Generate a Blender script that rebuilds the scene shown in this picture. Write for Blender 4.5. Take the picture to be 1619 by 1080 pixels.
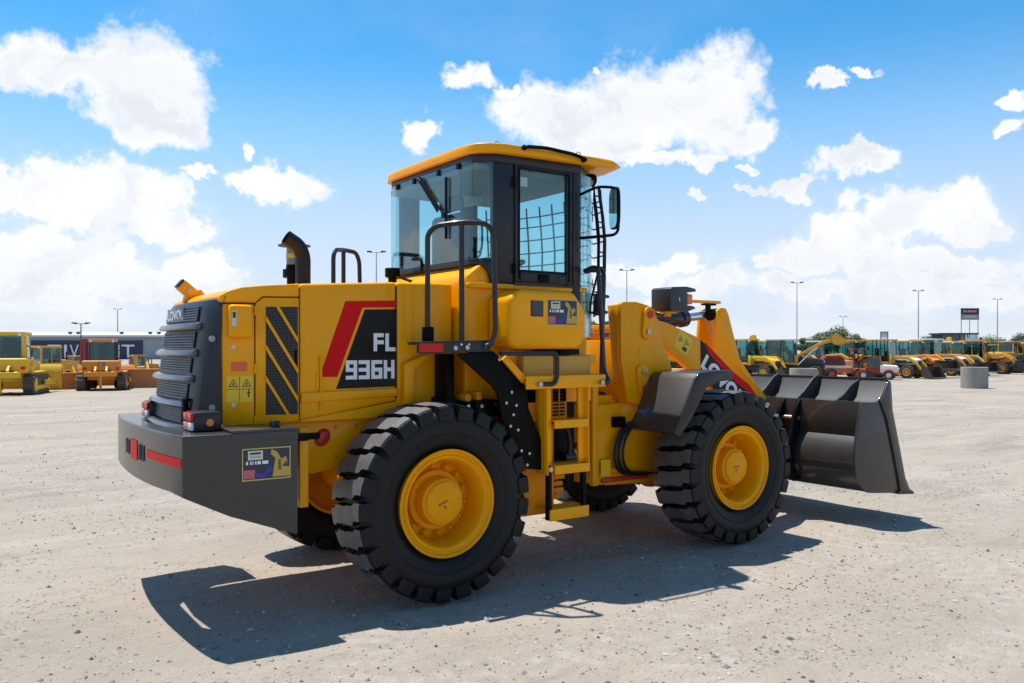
import bpy, bmesh, math, random
from mathutils import Vector, Matrix, noise
R = math.radians
for o in list(bpy.data.objects): bpy.data.objects.remove(o)
scene = bpy.context.scene
COL = scene.collection

# ---------------------------------------------------------------- camera
TH = R(34.68)                      # heading of the view, clockwise from +Y
CAMX, CAMY, CAMZ = -2.838, -5.938, 1.718
FOC = 1330.0                       # focal length in pixels of a 1619 wide frame
cam_d = bpy.data.cameras.new('camera')
cam = bpy.data.objects.new('camera', cam_d); COL.objects.link(cam)
cam.location = (CAMX, CAMY, CAMZ)
cam.rotation_euler = (R(90), 0, -TH)
cam_d.sensor_width = 36.0
cam_d.lens = 36.0 * FOC / 1619.0
cam_d.shift_y = 9.0 / 1619.0
cam_d.clip_start = 0.05; cam_d.clip_end = 9000
scene.camera = cam
scene.render.resolution_x = 1024; scene.render.resolution_y = 683
scene.view_settings.view_transform = 'Standard'
scene.view_settings.look = 'None'
scene.view_settings.exposure = 0.38
scene.view_settings.gamma = 1.0
scene.view_settings.use_curve_mapping = False
scene.render.engine = 'CYCLES'

def place(px, d):                  # a spot d metres out, along a bearing
    a = (px - 809.5) / FOC
    return (CAMX + d * (a * math.cos(TH) + math.sin(TH)), CAMY + d * (-a * math.sin(TH) + math.cos(TH)))

# ---------------------------------------------------------------- sky and sun
SUN_TRAVEL = Vector((0.125, -0.31, -1.0)).normalized()
to_sun = -SUN_TRAVEL
world = bpy.data.worlds.new('World'); scene.world = world
world.use_nodes = True
def build_world():
    nt = world.node_tree; N = nt.nodes; Lk = nt.links
    N.clear()
    out = N.new('ShaderNodeOutputWorld'); bg = N.new('ShaderNodeBackground')
    bg.inputs['Strength'].default_value = 0.094
    Lk.new(bg.outputs[0], out.inputs[0])
    sky = N.new('ShaderNodeTexSky'); sky.sky_type = 'NISHITA'; sky.sun_disc = False
    sky.sun_elevation = math.asin(to_sun.z); sky.sun_rotation = math.atan2(to_sun.x, to_sun.y)
    sky.altitude = 3000; sky.air_density = 1.0; sky.dust_density = 0.0; sky.ozone_density = 6.0
    tc = N.new('ShaderNodeTexCoord')
    sep = N.new('ShaderNodeSeparateXYZ'); Lk.new(tc.outputs['Generated'], sep.inputs[0])
    def math_(op, a, b=None, c=None, clamp=False):
        n = N.new('ShaderNodeMath'); n.operation = op; n.use_clamp = clamp
        for i, v in enumerate((a, b, c)):
            if v is None: continue
            if isinstance(v, (int, float)): n.inputs[i].default_value = v
            else: Lk.new(v, n.inputs[i])
        return n.outputs[0]
    def vmath(op, a, b=None):
        n = N.new('ShaderNodeVectorMath'); n.operation = op
        for i, v in enumerate((a, b)):
            if v is None: continue
            if isinstance(v, (tuple, list)): n.inputs[i].default_value = v
            else: Lk.new(v, n.inputs[i])
        return n.outputs['Value'] if op == 'LENGTH' else n.outputs[0]
    def maprange(v, a, b, c=0.0, d=1.0, smooth=True):
        n = N.new('ShaderNodeMapRange'); n.interpolation_type = 'SMOOTHSTEP' if smooth else 'LINEAR'
        Lk.new(v, n.inputs[0])
        for i, q in enumerate((a, b, c, d)): n.inputs[1 + i].default_value = q
        return n.outputs[0]
    def noise_(vec, scale, detail, rough, off=(0, 0, 0)):
        n = N.new('ShaderNodeTexNoise'); n.inputs['Scale'].default_value = scale
        n.inputs['Detail'].default_value = detail; n.inputs['Roughness'].default_value = rough
        Lk.new(vmath('ADD', vec, off), n.inputs['Vector'])
        return n
    az = math_('ARCTAN2', sep.outputs[0], sep.outputs[1])
    el = math_('ARCSINE', sep.outputs[2])
    cmb = N.new('ShaderNodeCombineXYZ'); Lk.new(az, cmb.inputs[0]); Lk.new(el, cmb.inputs[1])
    dirv = tc.outputs['Generated']
    # billowy distortion of the bearing/height chart
    n1 = noise_(dirv, 7.0, 6.0, 0.62)
    off = vmath('MULTIPLY', vmath('SUBTRACT', n1.outputs['Color'], (0.5, 0.5, 0.5)), (0.13, 0.105, 0.0))
    n1b = noise_(dirv, 30.0, 4.0, 0.6, (3, 1, 2))
    off2 = vmath('MULTIPLY', vmath('SUBTRACT', n1b.outputs['Color'], (0.5, 0.5, 0.5)), (0.045, 0.04, 0.0))
    uv = vmath('ADD', vmath('ADD', cmb.outputs[0], off), off2)
    def sph(px, py):
        a = math.atan((px - 809.5) / FOC)
        return TH + a, math.atan((549 - py) / FOC * math.cos(a))
    # cumulus: bearing/height of each lobe and its half width / half height (in 1/1330 rad)
    blobs = [(120,120,120,38),(225,135,105,75),(250,205,70,45),(60,115,80,32),
             (60,305,85,40),(190,325,110,55),(260,370,90,35),(70,380,110,35),(450,292,85,32),(410,300,60,22),
             (676,208,34,26),(745,124,38,20),(880,180,110,60),(1010,170,120,85),(1120,160,90,80),(1180,215,55,40),(960,235,130,35),(1115,252,45,14),(1040,262,50,14),(800,145,22,14),
             (1345,262,60,22),(1265,298,42,16),(1480,325,100,42),(1370,350,90,40),(1560,345,50,28),(1300,400,110,36),(1430,410,120,35),(1550,420,100,32),
             (1192,267,22,8),(1203,298,18,8),(1113,307,20,8),(1597,156,34,14),(1587,208,26,14),(1298,130,20,11),(1352,120,22,8),(948,88,10,8),
             (395,240,16,12),(305,285,24,12),(1050,420,90,22),(1110,450,80,24),(1205,412,28,14),(980,430,60,24),
             (110,425,150,36),(260,455,120,34),(40,475,130,34),(340,430,60,26),(1260,455,110,28),(1400,462,160,34),(1550,472,120,34),(1060,475,90,26)]
    rnd = random.Random(5)
    lob = []
    for (px, py, a, b) in blobs:
        u, v = sph(px, py); lob.append((u, v, a / FOC, b / FOC))
    for k in range(16):            # the same fair weather clouds over the rest of the horizon
        u = TH + R(34) + R(292) * (k + rnd.random()) / 16
        u = (u + math.pi) % (2 * math.pi) - math.pi
        v = R(4 + 24 * rnd.random() ** 1.3); s = 0.6 + rnd.random()
        lob.append((u, v, 0.10 * s, 0.045 * s))
    best = None
    for (u, v, a, b) in lob:
        q = vmath('LENGTH', vmath('MULTIPLY', vmath('SUBTRACT', uv, (u, v, 0)), (1 / a, 1 / b, 0)))
        best = q if best is None else math_('SMOOTH_MIN', best, q, 0.30)
    ne = noise_(dirv, 24.0, 9.0, 0.66, (4, 4, 1))
    best = math_('ADD', best, math_('MULTIPLY', math_('SUBTRACT', ne.outputs[0], 0.5), 1.25))
    dens = maprange(best, 1.22, 0.62)
    # high thin veil and the milky low band of far clouds
    n2 = noise_(vmath('MULTIPLY', dirv, (1.0, 1.0, 4.5)), 4.5, 7.0, 0.62, (7, 2, 1))
    low = maprange(el, R(13.5), R(0.5))
    veil = math_('MULTIPLY', maprange(n2.outputs[0], 0.40, 0.60), math_('MULTIPLY', low, 0.92))
    n3 = noise_(vmath('MULTIPLY', dirv, (1.0, 1.0, 2.0)), 2.2, 5.0, 0.6, (1, 8, 4))
    veil2 = math_('MULTIPLY', maprange(n3.outputs[0], 0.45, 0.75), 0.13)
    milk = math_('MULTIPLY', maprange(el, R(21), R(3.0), 0.0, 1.0), 0.74)
    alpha = math_('MAXIMUM', math_('MAXIMUM', dens, math_('MAXIMUM', veil, milk)), veil2)
    # billows: a noise compared with itself a little towards the sun, and soft grey bases
    n4 = noise_(uv, 15.0, 5.0, 0.58, (0, 0.0, 5))
    n5 = noise_(uv, 15.0, 5.0, 0.58, (-0.012, 0.030, 5))
    relief = maprange(math_('SUBTRACT', n5.outputs[0], n4.outputs[0]), -0.03, 0.15)
    n6 = noise_(uv, 6.0, 3.0, 0.5, (2, 0.0, 9))
    core = math_('MULTIPLY', maprange(best, 0.95, 0.35), maprange(n6.outputs[0], 0.38, 0.62))
    shade = math_('MULTIPLY', math_('ADD', math_('MULTIPLY', relief, 0.36), math_('MULTIPLY', core, 0.42)), maprange(best, 1.1, 0.7), None, True)
    cc = N.new('ShaderNodeMix'); cc.data_type = 'RGBA'
    cc.inputs[6].default_value = (8.5, 8.6, 8.75, 1); cc.inputs[7].default_value = (6.1, 6.5, 7.2, 1)
    Lk.new(shade, cc.inputs[0])
    cv = N.new('ShaderNodeMix'); cv.data_type = 'RGBA'; cv.inputs[6].default_value = (6.9, 7.3, 7.9, 1)
    Lk.new(math_('MULTIPLY', dens, maprange(el, R(0.0), R(8.0), 0.45, 1.0)), cv.inputs[0]); Lk.new(cc.outputs[2], cv.inputs[7])
    mix = N.new('ShaderNodeMix'); mix.data_type = 'RGBA'
    tint = N.new('ShaderNodeMix'); tint.data_type = 'RGBA'
    tint.inputs[6].default_value = (0.92, 0.86, 0.95, 1); tint.inputs[7].default_value = (0.74, 1.78, 1.80, 1)
    Lk.new(maprange(el, R(0.0), R(15.0)), tint.inputs[0])
    deep = vmath('MULTIPLY', sky.outputs[0], tint.outputs[2])       # the saturated highveld blue of the photograph
    Lk.new(alpha, mix.inputs[0]); Lk.new(deep, mix.inputs[6]); Lk.new(cv.outputs[2], mix.inputs[7])
    Lk.new(mix.outputs[2], bg.inputs['Color'])
build_world()
sun_d = bpy.data.lights.new('sun', 'SUN'); sun_d.energy = 5.0; sun_d.angle = R(0.53); sun_d.color = (1.0, 0.955, 0.88)
sun = bpy.data.objects.new('sun', sun_d); COL.objects.link(sun)
sun.rotation_euler = SUN_TRAVEL.to_track_quat('-Z', 'Y').to_euler(); sun.location = (0, 0, 40)

# ---------------------------------------------------------------- materials
MATS = {}
def mat(name, col, rough=0.5, metal=0.0, coat=0.0, var=0.0, scale=3.0, bump=0.0, bscale=60.0, dust=0.0, spec=0.5, wave=0.0, coat_rough=0.10):
    if name in MATS: return MATS[name]
    m = bpy.data.materials.new(name); m.use_nodes = True; MATS[name] = m
    nt = m.node_tree; b = nt.nodes['Principled BSDF']
    c = (*col, 1.0)
    b.inputs['Base Color'].default_value = c; b.inputs['Roughness'].default_value = rough
    b.inputs['Metallic'].default_value = metal; b.inputs['Coat Weight'].default_value = coat
    b.inputs['Coat Roughness'].default_value = coat_rough
    b.inputs['Specular IOR Level'].default_value = spec
    tc = None
    def coord():
        nonlocal tc
        if tc is None: tc = nt.nodes.new('ShaderNodeTexCoord')
        return tc.outputs['Object']
    if var or dust:
        n = nt.nodes.new('ShaderNodeTexNoise'); n.inputs['Scale'].default_value = scale; n.inputs['Detail'].default_value = 6; n.inputs['Roughness'].default_value = 0.65
        nt.links.new(coord(), n.inputs['Vector'])
        mp = nt.nodes.new('ShaderNodeMapRange'); mp.inputs[1].default_value = 0.3; mp.inputs[2].default_value = 0.75
        nt.links.new(n.outputs[0], mp.inputs[0])
        mx = nt.nodes.new('ShaderNodeMix'); mx.data_type = 'RGBA'
        if dust:
            mx.inputs[6].default_value = c; mx.inputs[7].default_value = (0.36, 0.31, 0.25, 1)
            ml = nt.nodes.new('ShaderNodeMath'); ml.operation = 'MULTIPLY'; ml.inputs[1].default_value = dust
            nt.links.new(mp.outputs[0], ml.inputs[0]); nt.links.new(ml.outputs[0], mx.inputs[0])
        else:
            mx.inputs[6].default_value = tuple(v * (1 - var) for v in col) + (1,); mx.inputs[7].default_value = tuple(min(1, v * (1 + var)) for v in col) + (1,)
            nt.links.new(mp.outputs[0], mx.inputs[0])
        nt.links.new(mx.outputs[2], b.inputs['Base Color'])
        mr = nt.nodes.new('ShaderNodeMapRange'); mr.inputs[3].default_value = max(0.02, rough - 0.06); mr.inputs[4].default_value = min(1, rough + 0.10)
        nt.links.new(n.outputs[0], mr.inputs[0]); nt.links.new(mr.outputs[0], b.inputs['Roughness'])
    if wave:                                   # faint unevenness of rolled sheet, seen only in the clear coat
        n = nt.nodes.new('ShaderNodeTexNoise'); n.inputs['Scale'].default_value = 4.0; n.inputs['Detail'].default_value = 3
        nt.links.new(coord(), n.inputs['Vector'])
        bp = nt.nodes.new('ShaderNodeBump'); bp.inputs['Strength'].default_value = wave; bp.inputs['Distance'].default_value = 0.05
        nt.links.new(n.outputs[0], bp.inputs['Height']); nt.links.new(bp.outputs[0], b.inputs['Coat Normal'])
    if bump:
        n = nt.nodes.new('ShaderNodeTexNoise'); n.inputs['Scale'].default_value = bscale; n.inputs['Detail'].default_value = 4
        nt.links.new(coord(), n.inputs['Vector'])
        bp = nt.nodes.new('ShaderNodeBump'); bp.inputs['Strength'].default_value = bump; bp.inputs['Distance'].default_value = 0.01
        nt.links.new(n.outputs[0], bp.inputs['Height']); nt.links.new(bp.outputs[0], b.inputs['Normal'])
    return m
def glass(name, tint, gloss_rough=0.0, ior=1.5):
    m = bpy.data.materials.new(name); m.use_nodes = True; MATS[name] = m
    nt = m.node_tree; nt.nodes.clear()
    out = nt.nodes.new('ShaderNodeOutputMaterial'); mx = nt.nodes.new('ShaderNodeMixShader')
    tr = nt.nodes.new('ShaderNodeBsdfTransparent'); tr.inputs[0].default_value = (*tint, 1)
    gl = nt.nodes.new('ShaderNodeBsdfGlossy'); gl.inputs['Roughness'].default_value = gloss_rough; gl.inputs[0].default_value = (0.95, 1, 1, 1)
    fr = nt.nodes.new('ShaderNodeLayerWeight'); fr.inputs[0].default_value = 0.5
    pw = nt.nodes.new('ShaderNodeMath'); pw.operation = 'POWER'; pw.inputs[1].default_value = 4.0; nt.links.new(fr.outputs['Facing'], pw.inputs[0])
    mu = nt.nodes.new('ShaderNodeMath'); mu.operation = 'MULTIPLY_ADD'; mu.inputs[1].default_value = 0.90; mu.inputs[2].default_value = 0.05; mu.use_clamp = True
    nt.links.new(pw.outputs[0], mu.inputs[0]); nt.links.new(mu.outputs[0], mx.inputs[0])
    nt.links.new(tr.outputs[0], mx.inputs[1]); nt.links.new(gl.outputs[0], mx.inputs[2]); nt.links.new(mx.outputs[0], out.inputs[0])
    return m
YEL = mat('yellow_paint', (0.92, 0.372, 0.0006), 0.38, coat=0.30, var=0.06, scale=2.5, spec=0.08, wave=0.05, coat_rough=0.04)
YEL2 = mat('yellow_paint_matt', (0.78, 0.275, 0.002), 0.5, var=0.08, scale=4, spec=0.15)
RIMY = mat('rim_yellow', (0.84, 0.345, 0.0012), 0.42, coat=0.02, var=0.07, scale=6, spec=0.12)
TAN = mat('beige_panel', (0.62, 0.34, 0.07), 0.5, var=0.05, spec=0.2)
GREY = mat('grey_paint', (0.031, 0.030, 0.0292), 0.45, coat=0.5, var=0.16, scale=3, spec=0.35, wave=0.06, coat_rough=0.09)
CHAR = mat('charcoal_paint', (0.017, 0.0170, 0.0195), 0.42, coat=0.2, var=0.08, spec=0.3)
BLACK = mat('black_paint', (0.004, 0.0042, 0.0045), 0.45, var=0.1, spec=0.09)
VOID = mat('dark_interior', (0.006, 0.006, 0.006), 0.8)
RUBBER = mat('tyre_rubber', (0.0065, 0.0075, 0.008), 0.50, var=0.3, scale=5, bump=0.2, bscale=90, spec=0.28)
TREAD = mat('worn_sunlit_tread', (0.105, 0.104, 0.104), 0.46, var=0.35, scale=7, bump=0.25, bscale=70, spec=0.7)  # dusty lug tops, lightened further so sunlit brightness sits in the colour
HOSE = mat('black_hose', (0.008, 0.008, 0.009), 0.45)
CHROME = mat('bright_steel', (0.75, 0.75, 0.76), 0.18, metal=1.0)
STEEL = mat('zinc_bolt', (0.42, 0.42, 0.44), 0.4, metal=1.0)
RED = mat('red_decal', (0.66, 0.004, 0.006), 0.5, spec=0.15)
REDL = mat('red_lens', (0.60, 0.003, 0.006), 0.2, spec=0.3)
WHITE = mat('white_print', (0.80, 0.80, 0.80), 0.45)
CLEAR = mat('clear_lens', (0.75, 0.72, 0.72), 0.1, coat=0.5)
ORANGE = mat('orange_label', (0.80, 0.12, 0.02), 0.4)
AMBER = mat('amber_lens', (0.75, 0.16, 0.01), 0.12, coat=0.6)
WARN = mat('warning_yellow', (0.85, 0.52, 0.01), 0.4)
NAVY = mat('navy_print', (0.02, 0.022, 0.05), 0.35)
SEATM = mat('seat_fabric', (0.035, 0.05, 0.06), 0.8)
LINER = mat('headliner', (0.22, 0.22, 0.21), 0.8)
PALEG = mat('pale_print', (0.55, 0.62, 0.58), 0.5)
BLUEP = mat('blue_print', (0.02, 0.03, 0.35), 0.4)
GOLDP = mat('gold_print', (0.55, 0.42, 0.12), 0.4)
PINKP = mat('pink_print', (0.5, 0.12, 0.14), 0.4)
GLASS = glass('tinted_glass', (0.76, 0.925, 0.94))
GLASSF = glass('far_glass', (0.45, 0.70, 0.70))
MIRRORM = mat('mirror_glass', (0.8, 0.85, 0.86), 0.02, metal=1.0)
def mesh_mat():
    m = bpy.data.materials.new('perforated_mesh'); m.use_nodes = True; MATS['mesh'] = m
    nt = m.node_tree; b = nt.nodes['Principled BSDF']; b.inputs['Roughness'].default_value = 0.6
    tc = nt.nodes.new('ShaderNodeTexCoord'); v = nt.nodes.new('ShaderNodeTexVoronoi'); v.inputs['Scale'].default_value = 55; v.inputs['Randomness'].default_value = 0.0
    nt.links.new(tc.outputs['Object'], v.inputs['Vector'])
    cr = nt.nodes.new('ShaderNodeMapRange'); cr.inputs[1].default_value = 0.42; cr.inputs[2].default_value = 0.5
    nt.links.new(v.outputs['Distance'], cr.inputs[0])
    mx = nt.nodes.new('ShaderNodeMix'); mx.data_type = 'RGBA'; mx.inputs[6].default_value = (0.004, 0.004, 0.004, 1); mx.inputs[7].default_value = (0.05, 0.05, 0.05, 1)
    nt.links.new(cr.outputs[0], mx.inputs[0]); nt.links.new(mx.outputs[2], b.inputs['Base Color'])
    return m
MESHM = mesh_mat()

# ---------------------------------------------------------------- mesh helpers
class MB:
    def __init__(s): s.v = []; s.f = []
    def add(s, vs, fs):
        n = len(s.v); s.v += [tuple(p) for p in vs]; s.f += [tuple(i + n for i in q) for q in fs]; return s
    def box(s, x0, x1, y0, y1, z0, z1):
        return s.add([(x0,y0,z0),(x1,y0,z0),(x1,y1,z0),(x0,y1,z0),(x0,y0,z1),(x1,y0,z1),(x1,y1,z1),(x0,y1,z1)],
                     [(0,3,2,1),(4,5,6,7),(0,1,5,4),(1,2,6,5),(2,3,7,6),(3,0,4,7)])
    def prism(s, poly, axis, a, b):
        def P(p, t):
            if axis == 'y': return (p[0], t, p[1])
            if axis == 'z': return (p[0], p[1], t)
            return (t, p[0], p[1])
        n = len(poly)
        return s.add([P(p, a) for p in poly] + [P(p, b) for p in poly],
                     [tuple(range(n))[::-1], tuple(range(n, 2 * n))] + [(i, (i + 1) % n, n + (i + 1) % n, n + i) for i in range(n)])
    def loft(s, rings, closed=True, caps=True):
        n = len(rings[0]); base = []
        for r in rings: base += r
        fs = []
        m = n if closed else n - 1
        for k in range(len(rings) - 1):
            for i in range(m):
                j = (i + 1) % n
                fs.append((k * n + i, k * n + j, (k + 1) * n + j, (k + 1) * n + i))
        if caps and closed:
            fs.append(tuple(range(n))[::-1]); fs.append(tuple(range((len(rings) - 1) * n, len(rings) * n)))
        return s.add(base, fs)
    def tube(s, pts, r, n=10, caps=True):
        pts = [Vector(p) for p in pts]
        t0 = (pts[1] - pts[0]).normalized()
        up = Vector((0, 0, 1)) if abs(t0.z) < 0.9 else Vector((1, 0, 0))
        a = t0.cross(up).normalized(); rings = []; prev = t0
        for i, p in enumerate(pts):
            if i == 0: t = t0
            elif i == len(pts) - 1: t = (pts[i] - pts[i - 1]).normalized()
            else: t = ((pts[i] - pts[i - 1]).normalized() + (pts[i + 1] - pts[i]).normalized()).normalized()
            q = prev.rotation_difference(t); a = (q @ a).normalized(); prev = t
            b = t.cross(a)
            rr = r[i] if isinstance(r, (list, tuple)) else r
            rings.append([tuple(p + (a * math.cos(2 * math.pi * k / n) + b * math.sin(2 * math.pi * k / n)) * rr) for k in range(n)])
        return s.loft(rings, True, caps)
    def cyl(s, p0, p1, r, n=16): return s.tube([p0, p1], r, n)
    def lathe(s, prof, c, axis='y', n=32, close=False):
        # prof: (along axis, radius)
        rings = []
        for (h, r) in prof:
            ring = []
            for k in range(n):
                a = 2 * math.pi * k / n
                ca, sa = r * math.cos(a), r * math.sin(a)
                if axis == 'y': ring.append((c[0] + ca, c[1] + h, c[2] + sa))
                elif axis == 'z': ring.append((c[0] + ca, c[1] + sa, c[2] + h))
                else: ring.append((c[0] + h, c[1] + ca, c[2] + sa))
            rings.append(ring)
        return s.loft(rings, True, not close)
    def build(s, name, m, parent=None, bevel=0.0, seg=2, smooth=True, ang=32):
        me = bpy.data.meshes.new(name)
        bm = bmesh.new()
        vs = [bm.verts.new(p) for p in s.v]
        for f in s.f:
            try: bm.faces.new([vs[i] for i in f])
            except ValueError: pass
        bmesh.ops.recalc_face_normals(bm, faces=bm.faces)
        if bevel:
            es = [e for e in bm.edges if len(e.link_faces) == 2 and e.calc_face_angle(0) > R(28)]
            bmesh.ops.bevel(bm, geom=es, offset=bevel, segments=seg, profile=0.5, affect='EDGES', clamp_overlap=True)
        bm.to_mesh(me); bm.free()
        if smooth:
            me.shade_smooth() if hasattr(me, 'shade_smooth') else None
            me.set_sharp_from_angle(angle=R(ang))
        me.materials.append(m)
        return link(name, me, parent)
def link(name, me, parent=None):
    o = bpy.data.objects.new(name, me); COL.objects.link(o)
    if parent is not None: o.parent = parent
    return o
def thing(name, label, cat, loc=(0, 0, 0), rotz=0.0, group=None, sc=1.0):
    o = bpy.data.objects.new(name, None); COL.objects.link(o)
    o.location = loc; o.rotation_euler = (0, 0, rotz); o.scale = (sc, sc, sc); o.empty_display_size = 0.2
    o['label'] = label; o['category'] = cat
    if group: o['group'] = group
    return o
def tag(o, label, cat, group=None):
    o['label'] = label; o['category'] = cat
    if group: o['group'] = group
    return o
def rounded(pts, r, n=4):
    pts = [Vector(p) for p in pts]; out = [pts[0]]
    for i in range(1, len(pts) - 1):
        a, b, c = pts[i - 1], pts[i], pts[i + 1]
        d1 = (a - b); d2 = (c - b); k = min(r, d1.length * .48, d2.length * .48)
        p0 = b + d1.normalized() * k; p1 = b + d2.normalized() * k
        for j in range(n + 1):
            t = j / n
            out.append((1 - t) ** 2 * p0 + 2 * t * (1 - t) * b + t * t * p1)
    out.append(pts[-1]); return out
def text_part(name, body, org, U, V, w, h, m, parent, bold=0.0, shear=0.0, depth=0.0008):
    cu = bpy.data.curves.new(name, 'FONT'); cu.body = body; cu.size = 1.0; cu.offset = bold; cu.shear = shear; cu.resolution_u = 3
    t = bpy.data.objects.new(name, cu); COL.objects.link(t)
    me = bpy.data.meshes.new_from_object(t); bpy.data.objects.remove(t)
    xs = [v.co.x for v in me.vertices]; ys = [v.co.y for v in me.vertices]
    x0, x1, y0, y1 = min(xs), max(xs), min(ys), max(ys)
    U = Vector(U).normalized(); V = Vector(V).normalized(); O = Vector(org); Nn = U.cross(V)
    for v in me.vertices:
        v.co = O + U * ((v.co.x - x0) / (x1 - x0) * w) + V * ((v.co.y - y0) / (y1 - y0) * h) + Nn * depth
    me.materials.clear(); me.materials.append(m); me.name = name
    return link(name, me, parent)
SEG = {'F': 'aefg', 'L': 'def', '9': 'abcdfg', '3': 'abcdg', '6': 'acdefg', 'H': 'bcefg'}
def block_text(name, s, x0, z0, cw, ch, gap, st, y, m, parent):
    mb = MB()
    for i, c in enumerate(s):
        x = x0 + i * (cw + gap); h2 = ch / 2
        bx = {'a': (0, cw, ch - st, ch), 'd': (0, cw, 0, st), 'g': (0, cw, h2 - st / 2, h2 + st / 2), 'f': (0, st, h2, ch), 'e': (0, st, 0, h2),
              'b': (cw - st, cw, h2, ch), 'c': (cw - st, cw, 0, h2)}
        for k in SEG[c]:
            a, b, cc, d = bx[k]; yy = y - 0.0002 * ('abcdefg'.index(k))
            mb.add([(x + a, yy, z0 + cc), (x + b, yy, z0 + cc), (x + b, yy, z0 + d), (x + a, yy, z0 + d)], [(0, 1, 2, 3)])
    return mb.build(name, m, parent, smooth=False)
def decal(name, poly, y, m, parent, n=0.0):        # flat print on a side panel facing -Y
    mb = MB(); mb.add([(p[0], y, p[1]) for p in poly], [tuple(range(len(poly)))])
    return mb.build(name, m, parent, smooth=False)
def rect(x0, x1, z0, z1): return [(x0, z0), (x1, z0), (x1, z1), (x0, z1)]

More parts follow.
